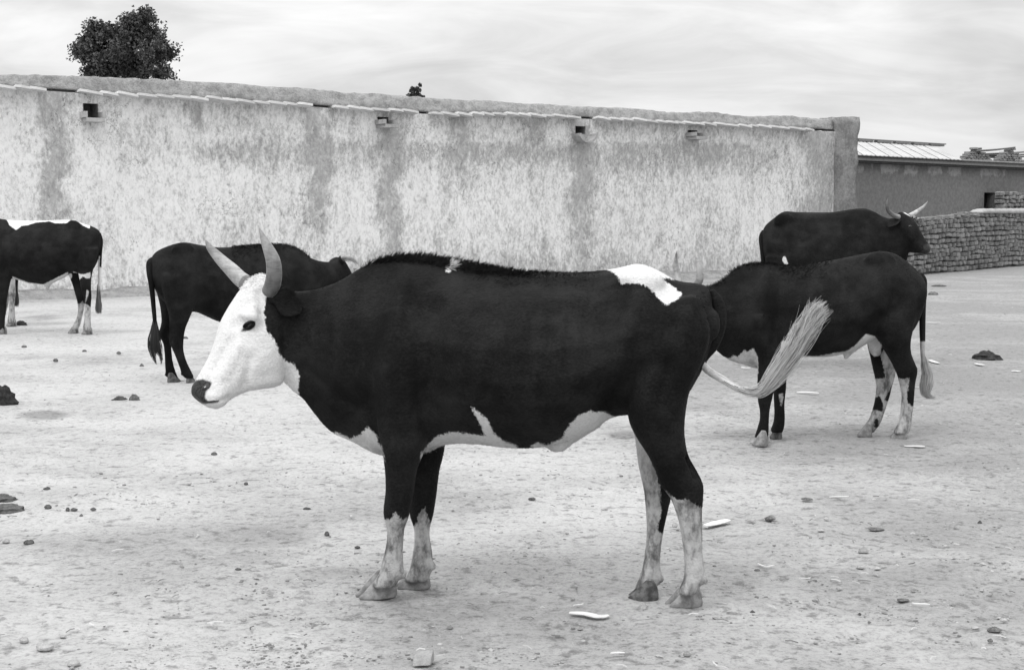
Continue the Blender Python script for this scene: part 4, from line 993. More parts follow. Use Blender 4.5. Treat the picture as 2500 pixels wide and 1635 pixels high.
# ---- the tall black ox at the back right, facing right
def back_right_ox():
    z = Z5
    g0 = GZ(*z(540, 1044)); g1 = GZ(*z(1150, 1040))
    c = Cow((g0 + g1) / 2, g1 - g0)
    T = [((482, 292), (488, 390), .05), ((503, 250), (508, 470), .135), ((552, 208), (556, 560), .19), ((605, 174), (610, 640), .235), ((680, 176), (690, 640), .25), ((780, 178), (790, 665), .265), ((880, 176), (890, 680), .27), ((970, 162), (980, 690), .25), ((1048, 155), (1060, 690), .215), ((1105, 172), (1130, 660), .19, 0, 0, .5, .5), ((1155, 200), (1195, 610), .16, 0, 0, .4, .6), ((1192, 212), (1255, 540), .13, .0, 0, .3, .5), ((1225, 216), (1285, 460), .11, .02), ((1252, 212), (1296, 418), .095, .04)]
    c.torso(z, T)
    ph = R(30); A = ZA
    Hd = [((535, 895), (600, 1130), .06, .03), ((560, 848), (640, 1215), .085, .04), ((620, 850), (690, 1238), .10, .06), ((680, 895), (715, 1238), .10, .08), ((722, 945), (735, 1240), .09, .10), ((752, 1000), (752, 1242), .078, .12), ((785, 1062), (768, 1246), .066, .14), ((820, 1115), (785, 1250), .062, .155), ((845, 1150), (805, 1253), .066, .165), ((862, 1175), (828, 1250), .06, .17), ((868, 1200), (850, 1238), .035, .175)]
    c.mb.add(*loft([c.ring(A(*a), A(*b), w, l, ph, e=2.3, ka=.15, kb=.35) for a, b, w, l in Hd], 4))
    c.leg(z, [(480, 1040, 1180, .085, .12), (620, 1050, 1170, .085, .12), (720, 1075, 1160, .065, .11), (820, 1092, 1150, .052, .1), (870, 1095, 1148, .05, .1), (920, 1102, 1140, .038, .095), (980, 1104, 1140, .038, .09), (1010, 1104, 1146, .044, .09), (1030, 1106, 1150, .042, .09)])
    c.leg(z, [(620, 1090, 1200, .085, -.12), (720, 1110, 1195, .065, -.11), (820, 1130, 1186, .052, -.1), (920, 1142, 1180, .038, -.095), (980, 1144, 1180, .038, -.09), (1005, 1144, 1186, .044, -.09), (1022, 1146, 1190, .042, -.09)])
    c.leg(z, [(420, 500, 660, .09, .14), (540, 500, 680, .095, .14), (640, 508, 640, .085, .13), (740, 505, 600, .062, .12), (810, 502, 575, .05, .11), (850, 510, 566, .044, .105), (920, 520, 560, .038, .1), (985, 522, 560, .038, .09), (1012, 522, 568, .043, .09), (1030, 524, 572, .042, .09)])
    c.leg(z, [(540, 520, 700, .095, -.14), (640, 540, 680, .085, -.13), (740, 545, 640, .062, -.12), (810, 540, 612, .05, -.11), (920, 556, 596, .038, -.1), (985, 558, 596, .038, -.09), (1005, 558, 604, .043, -.09), (1022, 560, 606, .042, -.09)])
    c.blob(*z(606, 228), .10, .11, .08, .036); c.blob(*z(606, 228), -.10, .11, .08, .036)
    W = [('w', 'all', zp(A, [(598, 838), (625, 836), (660, 858), (685, 885), (672, 890), (640, 872), (612, 858)])),
         ('w', 'near', zp(z, [(600, 428), (612, 424), (618, 440), (628, 470), (604, 466), (594, 448)])), ('w', 'near', zp(A, [(770, 1235), (795, 1238), (800, 1256), (775, 1256)]))]
    SK = [('w', 'all', zp(A, [(795, 1165), (830, 1150), (890, 1150), (890, 1240), (850, 1260), (760, 1262), (750, 1240), (800, 1205)]))]
    root, P, Nn, fc, coat, skin, bvh = finish(c, 'black_ox', 'tall black ox with wide upturned horns standing nearest the brick wall', .0125, 5, W, SK, 14000, .018, .0035, 31, z=z, strokes=[(690, 280, 690, 330, 24, -.035), (560, 330, 590, 520, 14, -.016), (960, 260, 980, 520, 15, -.018), (1060, 250, 1080, 480, 12, .014), (1150, 300, 1230, 480, 10, -.012)] + [(740 + 42 * k, 290, 750 + 42 * k, 520, 7, -.004) for k in range(5)])
    horn(root, c, [(*A(560, 895), 6, .10), (*A(535, 888), 5.6, .13), (*A(500, 872), 5.2, .17), (*A(466, 838), 5, .20), (*A(450, 795), 4.2, .215), (*A(452, 755), 2.6, .21), (*A(459, 720), .6, .20)], (.5, .3, 0, 0))
    horn(root, c, [(*A(660, 888), 6.2, -.02), (*A(695, 868), 5.8, -.04), (*A(735, 843), 5, -.07), (*A(778, 812), 4, -.09), (*A(812, 780), 2.6, -.1), (*A(838, 745), .6, -.1)], (.8, .9, .7, .3))
    def hit(x, y):
        d = Vector(unit(ray(x, y))); loc, nn, _, _ = bvh.ray_cast(Vector(CAM), d); return (np.array(loc), np.array(nn)) if loc is not None else (None, None)
    q, nn = hit(*A(668, 985))
    if q is not None: mesh('eye', *blob(q - nn * .01, [np.array([0, 0, .018]), unit(np.cross(nn, [0, 0, 1])) * .022, nn * .016], 12, 8), 'eye', root)
    hn = c.n * math.cos(ph) - c.f * math.sin(ph)
    ear(root, c.at(*A(560, 930), .10), unit(hn * .45 - c.f * .9 + np.array([0, 0, -.3])), np.array([0, 0, 1.0]) + hn, .13)
    ear(root, c.at(*A(700, 905), -.02), unit(-hn * .8 + c.f * .35 + np.array([0, 0, -.35])), np.array([0, 0, 1.0]), .14, -.001)
    for a, b, m_ in (((1150, 1046), (1104, 1046), 'hoof'), ((1192, 1040), (1146, 1040), 'hoof'), ((572, 1046), (524, 1046), 'hoof'), ((610, 1040), (560, 1040), 'hoof')): hoof(root, c, z(*a), z(*b), .10, .075, m_)
    TP = [(488, 280, .012), (478, 320, .026), (484, 400, .024), (492, 500, .02), (494, 600, .018), (495, 700, .012)]
    V, Fc, _, _ = tube([c.at(*z(x, y), -.03) for x, y, r_ in TP], [t[2] for t in TP], 8, 4)
    tail = mesh('tail', V, Fc, 'coat', root, attrs={'coat': np.full(len(V), -.5), 'skin': np.full(len(V), -.5)})
    hp = catmull([c.at(*z(x, y), -.03) for x, y in ((494, 660), (494, 760), (498, 850))], 6)
    strands('tail_tuft', tail, hp, 90, lambda s: float(np.interp(s, [0, .5, 1], [.014, .035, .01])), (0, .3), (.7, 1), .004, (0, .05), 33)
back_right_ox()

# ---- the black ox behind the white face, facing right
def left_mid_ox():
    z = Z6
    g0 = GZ(*z(1170, 1197)); g1 = GZ(*z(1860, 1150))
    c = Cow((g0 + g1) / 2, g1 - g0)
    T = [((972, 412), (982, 520), .06), ((1008, 356), (1018, 620), .15), ((1090, 316), (1090, 700), .205), ((1185, 293), (1180, 742), .24), ((1280, 308), (1275, 748), .255), ((1400, 325), (1400, 803), .27), ((1520, 322), (1520, 835), .27), ((1640, 310), (1640, 850), .25), ((1760, 304), (1760, 860), .22), ((1860, 310), (1870, 850), .2, 0, 0, .5, .5), ((1935, 338), (1960, 810), .17, 0, 0, .45, .6), ((1995, 388), (2040, 740), .14, 0, 0, .35, .5), ((2065, 414), (2110, 660), .11), ((2140, 420), (2170, 615), .1), ((2185, 420), (2200, 580), .08)]
    c.torso(z, T)
    poll = c.at(*z(2195, 412)); e, gN, r = head_gen(c, poll, c.f * .95 - c.n * .3, R(50), .95)
    c.leg(z, [(500, 1040, 1230, .085, .13), (600, 1050, 1270, .095, .14), (690, 1070, 1258, .09, .14), (740, 1085, 1240, .08, .135), (800, 1095, 1215, .065, .125), (850, 1092, 1196, .055, .118), (900, 1088, 1187, .048, .11), (950, 1098, 1184, .043, .105), (1000, 1120, 1186, .038, .1), (1060, 1145, 1203, .037, .098), (1110, 1163, 1226, .04, .095), (1145, 1175, 1243, .043, .094), (1172, 1196, 1254, .042, .094)])
    c.leg(z, [(480, 985, 1150, .08, -.13), (580, 1003, 1180, .09, -.135), (680, 1029, 1170, .08, -.13), (760, 1042, 1140, .065, -.12), (820, 1042, 1120, .055, -.115), (870, 1028, 1108, .05, -.11), (905, 1032, 1103, .046, -.108), (950, 1055, 1103, .04, -.105), (1000, 1062, 1107, .037, -.1), (1060, 1065, 1114, .037, -.098), (1115, 1068, 1128, .041, -.096), (1150, 1074, 1142, .043, -.095), (1172, 1086, 1152, .042, -.095)])
    c.leg(z, [(700, 1790, 1930, .085, .12), (850, 1800, 1920, .08, .12), (940, 1815, 1900, .058, .11), (1000, 1822, 1890, .05, .1), (1060, 1830, 1875, .038, .095), (1120, 1830, 1882, .043, .09), (1142, 1835, 1888, .042, .09)])
    c.leg(z, [(850, 1830, 1950, .08, -.12), (940, 1850, 1930, .058, -.11), (1000, 1855, 1920, .05, -.1), (1060, 1865, 1910, .038, -.095), (1110, 1865, 1915, .043, -.09), (1130, 1868, 1920, .042, -.09)])
    c.blob(*z(1185, 350), .10, .11, .08, .036); c.blob(*z(1185, 350), -.10, .11, .08, .036)
    for x, y, l in ((1074, 1148, -.1), (1178, 1142, .09)): c.blob(*z(x, y), l, .018, .02, .02)
    root, P, Nn, fc, coat, skin, bvh = finish(c, 'black_ox', 'all black ox seen side-on, its head hidden behind the large white-faced ox', .0125, 5, [], None, 18000, .018, .0032, 41, z=z, strokes=[(1300, 430, 1300, 480, 26, -.035), (1120, 480, 1150, 680, 14, -.016), (1660, 420, 1680, 700, 16, -.018), (1800, 400, 1830, 650, 14, .014), (1095, 860, 1110, 930, 7, -.01)] + [(1380 + 52 * k, 440, 1390 + 52 * k, 700, 8, -.004) for k in range(5)])
    px = proj(P); wg = np.clip((Nn[:, 2] - .6) / .3, 0, 1) * (px[:, 0] > z(1500, 0)[0]) * (px[:, 0] < z(2000, 0)[0])
    fur('back_hair', c, root, P, Nn, fc, coat, 3000, .03, .0032, 42, sel=wg + 1e-7, lift=.72)
    horn(root, c, [(*z(2205, 412), 5.5, .05), (*z(2222, 395), 5.3, .08), (*z(2248, 390), 4.8, .12), (*z(2280, 402), 3.6, .14), (*z(2300, 420), 2.2, .14), (*z(2312, 438), .6, .14)], (.25, .7, .8))
    horn(root, c, [(*z(2205, 412), 5.5, -.05), (*z(2225, 405), 5.3, -.1), (*z(2250, 402), 4.5, -.15), (*z(2275, 412), 3.2, -.17), (*z(2292, 430), .6, -.17)], (.25, .6, .8))
    for sg in (-1, 1):
        mesh('eye', *blob(poll + .95 * (e * .2 - gN * .06 + r * sg * .1), [e * .02, gN * .018, r * .016], 10, 6), 'eye', root)
    ear(root, c.at(*z(2190, 425), .05), unit(c.n * .5 + np.array([0, 0, 1]) * .55 - c.f * .1), c.f, .09); ear(root, c.at(*z(2190, 430), -.06), unit(-c.n + np.array([0, 0, -.3])), np.array([0, 0, 1.0]), .16)
    for a, b, m_ in (((1262, 1200), (1206, 1200), 'dark_hoof'), ((1166, 1194), (1084, 1194), 'dark_hoof'), ((1890, 1156), (1838, 1156), 'dark_hoof'), ((1925, 1146), (1872, 1146), 'dark_hoof')): hoof(root, c, z(*a), z(*b), .105, .075, m_)
    TP = [(985, 395, .012), (968, 425, .03), (968, 480, .032), (977, 560, .026), (985, 640, .022), (992, 720, .02), (998, 790, .018), (1000, 850, .014)]
    V, Fc, _, _ = tube([c.at(*z(x, y), -.02) for x, y, r_ in TP], [t[2] for t in TP], 10, 4)
    tail = mesh('tail', V, Fc, 'coat', root, attrs={'coat': np.full(len(V), -.5), 'skin': np.full(len(V), -.5)})
    for k, pts in enumerate((((998, 780), (994, 860), (985, 930), (985, 985), (995, 1040), (1012, 1082)), ((1000, 790), (1008, 870), (1010, 930), (1022, 985), (1040, 1030), (1042, 1085)), ((999, 800), (1002, 880), (996, 940), (1005, 985), (1012, 1010)))):
        hp = catmull([c.at(*z(x, y), -.02) for x, y in pts], 6)
        strands('tail_tuft', tail, hp, 130, lambda s: float(np.interp(s, [0, .35, .6, .85, 1], [.014, .042, .04, .016, .006])), (0, .3), (.6, 1), .004, (0, .04), 43 + k, .006)
left_mid_ox()

# ---- the two at the left edge
def left_ox(z, foot, label, W, seed, tailpts, tuft_tone, tail_ops, sheath=True, dy=0.0):
    g1 = GZ(*z(560, 885)); g0 = GZ(*z(10, 880))
    c = Cow((g0 + g1) / 2, g0 - g1)
    T = [((650, 246), (648, 330), .05), ((633, 214), (628, 400), .135), ((592, 190), (590, 480), .19), ((540, 175), (540, 498), .225), ((475, 153), (460, 492), .245), ((400, 149), (400, 532), .265), ((300, 153), (300, 566), .275), ((200, 155), (200, 562), .265), ((110, 152), (110, 536), .24), ((40, 148), (30, 530), .21), ((-30, 136), (-40, 540), .19, 0, 0, .5, .45), ((-90, 146), (-110, 520), .16, 0, 0, .45, .6), ((-140, 175), (-180, 470), .13, 0, 0, .35, .6), ((-190, 195), (-230, 410), .11), ((-235, 205), (-262, 370), .09)]
    c.torso(z, T)
    poll = c.at(*z(-245, 205)); e, gN, r = head_gen(c, poll, c.f, R(50), 1.0)
    c.leg(z, [(330, 500, 640, .08, .13), (420, 490, 615, .09, .14), (500, 510, 592, .078, .13), (570, 520, 586, .062, .12), (620, 530, 588, .052, .11), (650, 542, 590, .047, .105), (700, 546, 586, .042, .1), (760, 546, 584, .038, .098), (810, 542, 586, .04, .095), (840, 537, 588, .044, .094), (868, 534, 587, .042, .094)])
    c.leg(z, [(400, 440, 580, .09, -.135), (490, 441, 560, .078, -.13), (570, 470, 555, .062, -.12), (630, 486, 552, .05, -.11), (680, 500, 547, .044, -.105), (740, 505, 538, .038, -.1), (790, 492, 526, .038, -.098), (825, 474, 518, .042, -.095), (858, 455, 502, .042, -.094)])
    c.leg(z, [(400, -60, 90, .09, .12), (520, -30, 72, .07, .11), (600, -15, 55, .056, .105), (660, -12, 45, .05, .1), (720, -8, 40, .04, .095), (790, -10, 32, .038, .09), (830, -14, 30, .043, .09), (862, -20, 28, .042, .09)])
    c.leg(z, [(520, -60, 40, .07, -.11), (600, -45, 20, .056, -.105), (660, -42, 12, .05, -.1), (720, -40, 5, .04, -.095), (790, -42, 0, .038, -.09), (850, -48, 0, .042, -.09)])
    if sheath: c.leg(z, [(520, 330, 420, .03, 0), (560, 300, 340, .028, 0), (590, 295, 318, .018, 0), (604, 298, 312, .007, 0)])
    c.blob(*z(470, 192), .10, .11, .08, .036); c.blob(*z(470, 192), -.10, .11, .08, .036)
    root, P, Nn, fc, coat, skin, bvh = finish(c, 'black_ox', label, .0135, 5, [(k, m_, zp(z, p)) for k, m_, p in W], None, 12000, .018, .0036, seed)
    head_bits(c, root, poll, e, gN, r, 1.0)
    hoof(root, c, z(532, 884), z(588, 886), .105, .075); hoof(root, c, z(444, 878), z(498, 880), .10, .075)
    hoof(root, c, z(-24, 882), z(36, 884), .105, .075); hoof(root, c, z(-54, 872), z(4, 874), .10, .075)
    V, Fc, _, _ = tube([c.at(*z(x, y), -.04) for x, y, r_ in tailpts], [t[2] for t in tailpts], 8, 4)
    co = np.full(len(V), -.5)
    for k, p in tail_ops: q = sd_poly(proj(V), zp(z, p)) / c.ppm; co = np.maximum(co, q)
    tail = mesh('tail', V, Fc, 'coat', root, attrs={'coat': co, 'skin': np.full(len(V), -.5)})
    x0, y0 = tailpts[-1][:2]
    hp = catmull([c.at(*z(x, y), -.04) for x, y in ((x0, y0 - 130), (x0, y0 - 40), (x0, y0 + 20), (x0 + 2, y0 + 68))], 6)
    o = strands('tail_tuft', tail, hp, 160, lambda s: float(np.interp(s, [0, .45, .75, 1], [.02, .035, .045, .035])), (0, .55), (.8, 1), .005, tuft_tone, seed + 1)
W5 = [('w', 'mir', [(20, 60), (44, 150), (62, 186), (103, 216), (140, 190), (180, 185), (230, 168), (320, 160), (350, 172), (430, 172), (455, 152), (490, 152), (540, 190), (578, 208), (582, 182), (600, 182), (600, 60)]),
      ('w', 'near', [(470, 482), (520, 500), (545, 500), (582, 488), (584, 525), (560, 530), (535, 515), (510, 540), (490, 530)]),
      ('w', 'near', [(560, 600), (575, 610), (565, 650), (550, 690), (600, 720), (620, 950), (500, 950), (530, 680), (548, 690)]),
      ('w', 'far', [(500, 690), (515, 690), (535, 670), (545, 700), (560, 900), (420, 900), (480, 700)]),
      ('w', 'mir', [(80, 515), (180, 553), (280, 566), (440, 486), (440, 520), (300, 640), (80, 560)])]
left_ox(Z6, None, 'black ox with white back ridge and pale hind shanks, cut off by the frame', W5, 51,
        [(645, 235, .012), (652, 290, .026), (648, 360, .022), (645, 450, .02), (644, 540, .019), (641, 620, .018), (638, 690, .016)], (0.1, .25), [('w', [(600, 380), (646, 380), (642, 460), (700, 450), (700, 660), (600, 660)])])
def z6b(x, y):
    return Z6(72 + (x - 560) * .933, 832 + (y - 885) * .933)
left_ox(z6b, None, 'pale-legged ox mostly hidden behind the ox with white back ridge', [('w', 'near', [(500, 560), (600, 560), (640, 950), (500, 950)]), ('w', 'far', [(430, 560), (560, 560), (560, 900), (400, 900)])], 61,
        [(640, 235, .012), (640, 290, .026), (625, 360, .022), (610, 450, .02), (600, 540, .022), (592, 620, .026), (592, 690, .02)], (0, .1), [], False)

# ------------------------------------------------------------------ stones, scraps and dung on the ground
def rock(name, x0, x1, yb, hpx, mat, label, group, seed, flat=1.0):
    """a lump whose base spans x0..x1 at photo row yb and stands hpx high"""
    a, b = GZ(x0, yb), GZ(x1, yb); c = (a + b) / 2; w = np.linalg.norm(b - a) / 2; h = hpx * np.linalg.norm(c - CAM) / F
    rg = np.random.default_rng(seed); rings = []
    for (z, s) in ((-.15, .8), (.12, 1.0), (.5, .92), (.82, .62), (1.0, .28)):
        ring = []
        for t in np.linspace(0, 2 * np.pi, 10, endpoint=False):
            k = 1 + .28 * noise.noise((math.cos(t) * 1.3 + seed, math.sin(t) * 1.3, z * 1.2)) + rg.uniform(-.06, .06)
            ring.append(c + np.array([math.cos(t) * w * s * k, math.sin(t) * w * .8 * s * k, h * z * (1 + .15 * math.sin(t * 2 + seed)) - .004]))
        rings.append(ring)
    V, Fc = loft(rings, 1)
    o = mesh(name, V, Fc, mat, loc=c, smooth=False); tag(o, label, 'stone' if 'stone' in name else ('dung' if 'dung' in name else 'clod'), group); return o
def block_stone():
    c = GZ(1034, 1614); rot = R(8); d = np.array([math.cos(rot), math.sin(rot), 0]); n = np.array([-d[1], d[0], 0])
    V, Fc = [], []
    pts = [(-.040, -.034, 0), (.020, -.036, 0), (.039, .02, 0), (-.03, .03, 0), (-.036, -.014, .028), (.027, -.020, .032), (.037, .026, .036), (-.020, .030, .034)]
    V = [c + d * x + n * y + np.array([0, 0, z - .004]) for x, y, z in pts]
    mb = MB(); mb.add(V, [[3, 2, 1, 0], [4, 5, 6, 7], [0, 1, 5, 4], [1, 2, 6, 5], [2, 3, 7, 6], [3, 0, 4, 7]])
    o = mesh('stone', *mb.get(), 'pale_stone', loc=c, smooth=False); md = o.modifiers.new('b', 'BEVEL'); md.width = .004; md.segments = 2
    tag(o, 'squarish block of stone with flat pale top on the dirt', 'stone')
block_stone()
big = [(47, 71, 1563, 11, 'rounded pale stone, smallest of three by the bottom dirt edge'), (88, 132, 1580, 13, 'widest flat pale slab of stone lying on the dirt'), (164, 196, 1619, 11, 'elongated pale stone with a chip leaning beside it')]
for k, (a, b, y, h, lab) in enumerate(big): rock('stone', a, b, y, h, 'pale_stone', lab, 'pale stones on the dirt', 70 + k)
rock('stone', 1560, 1580, 1484, 15, 'pale_stone', 'pointed stone between the hind hooves of the large ox', 'pale stones on the dirt', 90)
small = [(6, 24, 1321, 7), (145, 162, 1551, 4), (2090, 2112, 1383, 7), (2095, 2120, 1345, 9), (2133, 2150, 1386, 5), (1994, 2014, 1293, 4), (1668, 1686, 1596, 10), (2040, 2056, 1435, 6), (2440, 2460, 1512, 6), (1392, 1404, 1460, 5), (1640, 1655, 1283, 10), (2010, 2024, 1265, 4), (1870, 1895, 1264, 8), (2370, 2390, 1530, 5), (1820, 1845, 1268, 6)]
for k, (a, b, y, h) in enumerate(small): rock('stone', a, b, y, h, 'pale_stone' if k % 3 else 'grey_stone', 'small loose stone behind the hind hooves of the large ox' if a > 1600 else 'small loose stone on dirt before the large ox hind legs', 'small stones behind the large ox' if a > 1600 else 'small stones before the large ox', 100 + k)
clods = [(106, 124, 1193, 6), (108, 126, 1238, 8), (58, 84, 1324, 8), (160, 170, 1244, 7), (172, 190, 1243, 5), (220, 236, 1242, 5), (194, 203, 1258, 5), (515, 531, 1108, 6), (595, 606, 1180, 5), (792, 804, 1304, 9), (573, 590, 1388, 4), (284, 296, 862, 5), (340, 352, 894, 7), (200, 212, 857, 4), (52, 66, 846, 4), (130, 142, 881, 6), (445, 460, 827, 6), (740, 758, 1240, 4), (865, 880, 1334, 4),
         (1866, 1890, 1266, 8), (2275, 2310, 698, 4), (2230, 2262, 702, 3), (2265, 2290, 719, 7), (2120, 2160, 1290, 4), (1955, 1985, 1217, 4), (2410, 2445, 1536, 8), (2410, 2425, 1562, 6), (1840, 1856, 1390, 4), (2190, 2220, 1462, 4), (2095, 2103, 1498, 5), (2118, 2126, 1517, 4), (1830, 1844, 1493, 6), (2386, 2398, 1276, 7), (1290, 1308, 1216, 4)]
def clod_label(x, y):
    if x < 250 and 1180 < y < 1270: return 'small dark crumb scattered beside the smeared flat dung', 'crumbs beside the smeared dung'
    if y < 730: return 'flat dark clod on the far dirt before the adobe brick wall', 'clods before the brick wall'
    if y < 900: return 'dark clod on pale dirt between the oxen standing along the wall', 'clods between the wall oxen'
    if x < 1000: return 'dark clod on dirt before the face of the large white-faced ox', 'clods before the large ox'
    return 'dark clod on open dirt behind the hind legs of the large ox', 'clods behind the large ox'
for k, (a, b, y, h) in enumerate(clods): rock('dirt_clod', a, b, y, h, 'dark_clod', *clod_label(a, y), 200 + k)
def dung(x0, x1, yb, hpx, label, seed, mat='dung'):
    a, b = GZ(x0, yb), GZ(x1, yb); c = (a + b) / 2; w = np.linalg.norm(b - a) / 2; h = hpx * np.linalg.norm(c - CAM) / F
    rings = []; n = 26
    for (z, s) in ((-.1, 1.0), (.08, 1.02), (.3, .88), (.5, .84), (.62, .58), (.85, .5), (1.0, .22)):
        ring = []
        for t in np.linspace(0, 2 * np.pi, n, endpoint=False):
            k = 1 + .3 * noise.noise((math.cos(t) * 1.5 + seed, math.sin(t) * 1.5, z * 2)) + .16 * noise.noise((math.cos(t) * 4, math.sin(t) * 4 + seed, z * 5))
            ring.append(c + np.array([math.cos(t) * w * s * k, math.sin(t) * w * .75 * s * k, h * z * (1 + .25 * noise.noise((math.cos(t) * 2, math.sin(t) * 2, seed))) - .004]))
        rings.append(ring)
    o = mesh('dung_pat', *loft(rings, 2), mat, loc=c); tag(o, label, 'dung', 'dung on the ground')
dung(2374, 2444, 874, 17, 'smooth black dung pat on open dirt beyond the white-legged ox', 1)
dung(-30, 40, 983, 38, 'tall lumpy dark dung heap at the left frame edge', 2)
dung(-30, 62, 1243, 14, 'crumbled dark dung smeared flat near the left frame edge', 3, 'dark_clod')
dung(-34, 38, 1220, 16, 'crumbled dark lump just behind flat smeared dung', 4, 'dark_clod')
dung(276, 310, 974, 8, 'thin crusty grey dung strip beside a rounder crusty lump', 5, 'dark_clod')
dung(314, 342, 975, 13, 'rounder crusty grey dung lump in front of black ox hooves', 6, 'dark_clod')
dung(36, 66, 792, 9, 'small dark dung lump near the pale ox leg', 7)
def strip(pts, wpx, label, seed, thick=.004, group='white strips on the ground'):
    P = [GZ(*p) for p in pts]; P = catmull(P, 5); n = len(P); V = []; Fc = []
    T = np.gradient(P, axis=0); T /= np.linalg.norm(T, axis=1)[:, None]
    for i, p in enumerate(P):
        s = np.array([-T[i][1], T[i][0], 0]); w = wpx * np.linalg.norm(p - CAM) / F / max(.2, (CAMH / np.linalg.norm(p - CAM))) * .32
        f = math.sin(math.pi * min(max((i + .6) / (n + .2), 0.02), .98)) ** .45
        lift = .003 + .003 * math.sin(i / n * 3 + seed) ** 2
        for sg in (-1, 1):
            e = s * sg * w * f * (1 + .18 * noise.noise((i * .7, sg * 3, seed)))
            V.append(p + e + np.array([0, 0, lift + thick])); V.append(p + e + np.array([0, 0, lift]))
    for i in range(n - 1):
        a, b = i * 4, i * 4 + 4
        Fc += [[a, a + 2, b + 2, b], [a + 1, b + 1, b + 3, a + 3], [a, b, b + 1, a + 1], [a + 2, a + 3, b + 3, b + 2]]
    Fc += [[0, 1, 3, 2], [4 * n - 4, 4 * n - 2, 4 * n - 1, 4 * n - 3]]
    o = mesh('pale_strip', V, Fc, 'strip', loc=P[0], smooth=False); tag(o, label, 'strip', group)
strip([(1390, 1499), (1430, 1502), (1460, 1507), (1486, 1505)], 10, 'broad white sliver lying in front of the large ox hind hooves', 1)
strip([(1722, 1286), (1750, 1278), (1780, 1272)], 9, 'white sliver just behind the near hind leg of the large ox', 2)
strip([(1945, 958), (1970, 959), (1999, 961)], 4, 'straight thin white stick under the belly of the white-legged ox', 3)
strip([(2260, 788), (2280, 788.5), (2296, 788)], 3, 'thin white stick on the dirt right of a hanging black tail', 4)
strip([(2270, 880), (2280, 884), (2291, 888)], 4, 'short white sliver beside the pale tail tuft', 5)
strip([(2382, 888), (2392, 891), (2403, 892)], 4, 'short white sliver just below the black dung pat', 6)
strip([(2470, 907), (2480, 907), (2491, 908)], 3.5, 'short white sliver farthest from the oxen on open dirt', 7)
strip([(1810, 898), (1820, 899), (1832, 899)], 2.5, 'tiny white sliver under the chest of the white-legged ox', 8)
strip([(2208, 1090), (2235, 1091), (2258, 1092)], 4, 'flat grey-white splinter in front of splashed hind hooves', 9)
strip([(1850, 1378), (1868, 1386), (1890, 1381)], 2, 'thin bent pale straw right of the near hind hoof', 10, .003)
strip([(1400, 1482), (1412, 1478), (1424, 1477)], 2, 'thin pale straw just behind the broad white sliver', 11, .003)
strip([(2226, 1474), (2250, 1477), (2270, 1479)], 2, 'thin pale straw on open dirt beside a dark clod', 12, .003)
strip([(1490, 1597), (1508, 1597), (1525, 1595)], 4, 'faint pale splinter by the bottom dirt edge', 13, .003)
strip([(2025, 1216), (2045, 1214), (2072, 1213)], 2, 'long thin pale straw on dirt right of a dark sliver', 14, .003)

def straw():
    rg = np.random.default_rng(12); V = []; Fc = []; tone = []
    for k in range(420):
        p = GZ(rg.uniform(-40, 2540), 720 + 930 * rg.random() ** .9); a = rg.uniform(0, 6.28); L = rg.uniform(.015, .06); w = rg.uniform(.0012, .0028) * (1 + .05 * p[1])
        d = np.array([math.cos(a), math.sin(a), 0]); s_ = np.array([-d[1], d[0], 0]) * w; b = s_ * rg.uniform(-3, 3); n = len(V); t = rg.random()
        for f in (-1, 0, 1):
            c = p + d * L * f / 2 + b * (1 - f * f) + np.array([0, 0, .004 + .003 * (1 - f * f)])
            V += [c - s_, c + s_, c + np.array([0, 0, w])]; tone += [t] * 3
        for j in (0, 3): Fc += [[n + j, n + j + 3, n + j + 5, n + j + 2], [n + j + 1, n + j + 2, n + j + 5, n + j + 4]]
    m = MT('straw', .9, .1); m.color(m.mix(m.attr('tone'), .10, .55)); M['straw'] = m.m
    o = mesh('straw_litter', V, Fc, 'straw', smooth=False, attrs={'tone': tone}); o['kind'] = 'stuff'; return o
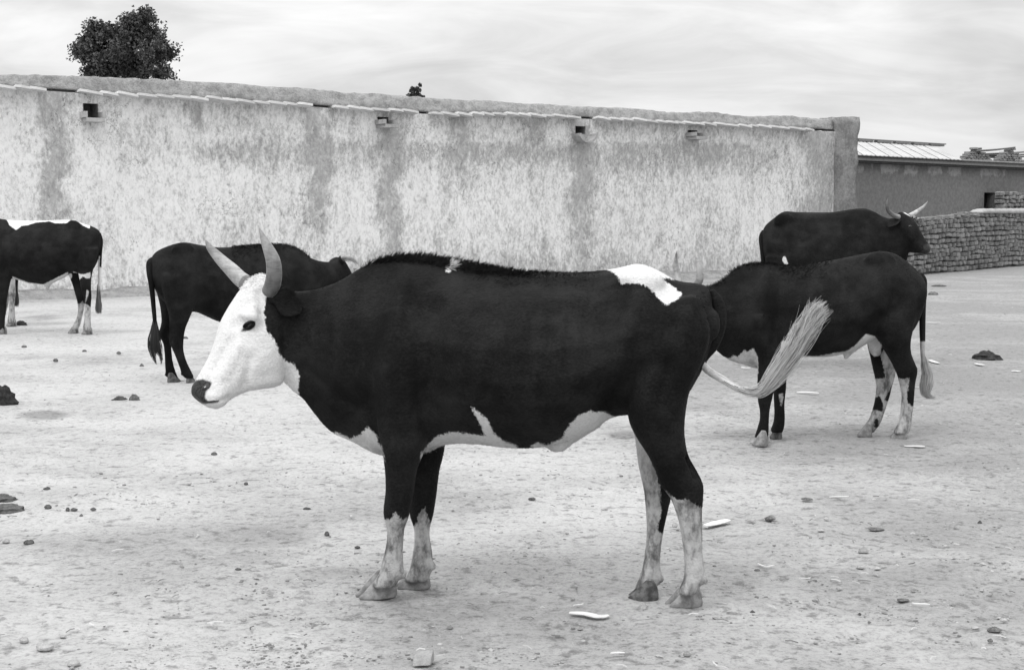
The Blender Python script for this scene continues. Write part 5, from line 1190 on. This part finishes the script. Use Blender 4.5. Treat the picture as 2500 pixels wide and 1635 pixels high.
def gravel():
    rg = np.random.default_rng(4); V = []; Fc = []
    N = 11000
    oct_ = np.array([[math.cos(t), math.sin(t), -.2] for t in np.arange(6) * math.pi / 3] + [[.86 * math.cos(t), .86 * math.sin(t), .55] for t in np.arange(6) * math.pi / 3 + .3] + [[0, 0, .8]])
    F6 = [[i, (i + 1) % 6, 6 + i] for i in range(6)] + [[(i + 1) % 6, 6 + (i + 1) % 6, 6 + i] for i in range(6)] + [[6 + i, 6 + (i + 1) % 6, 12] for i in range(6)]
    k = 0
    while k < N:
        py = 690 + (1660 - 690) * rg.random() ** .8; px = rg.uniform(-60, 2560)
        p = GZ(px, py)
        if noise.noise((p[0] * .8, p[1] * .8, 2)) + .35 < rg.random() * .9: continue
        r = min(.0018 + rg.exponential(.0019), .010) * (1 + .03 * p[1])
        q = oct_ * (r * rg.uniform(.55, 1.35, (13, 3))) * np.array([1, 1, rg.uniform(.3, .7)])
        a = rg.uniform(0, 6.28); ca, sa = math.cos(a), math.sin(a)
        q = np.stack([q[:, 0] * ca - q[:, 1] * sa, q[:, 0] * sa + q[:, 1] * ca, q[:, 2]], 1) + p + np.array([0, 0, -.012 + .016 * noise.noise((p[0] * .9, p[1] * .9, 0)) + .009 * noise.noise((p[0] * 2.7, p[1] * 2.7, 3.0)) + .003])
        n = len(V); V += list(q); Fc += [[n + i for i in f] for f in F6]; k += 1
    m = MT('gravel', .95, .1)
    tone = np.repeat(rg.random(N) ** 1.3, 13)
    m.color(m.mix(m.attr('tone'), .15, .42)); M['gravel'] = m.m
    o = straw()
    o = mesh('gravel', V, Fc, 'gravel', smooth=False, attrs={'tone': tone}); o['kind'] = 'stuff'
gravel()
# rough earth heaped along the foot of the walls
def foot_earth():
    rings = []
    for u in np.arange(-7, WL + .5, .2):
        w = .45 + .35 * noise.noise((u * .45, 0, 0)); h = .16 + .12 * noise.noise((u * .9, 3, 0))
        rings.append([wp(u, -.06, -.1), wp(u, h, .02)] + [wp(u, h * (1 - t) ** 1.4 * (1 + .3 * noise.noise((u * 3, t * 3, 1))) - .02 * t, .02 + w * t) for t in (.25, .5, .75)] + [wp(u, -.05, .02 + w)])
    V, Fc = loft(rings, 1); o = mesh('earth_bank', V, Fc, 'mud'); o['kind'] = 'structure'
foot_earth()
for o in bpy.data.objects:
    if '_loc' in o: del o['_loc']
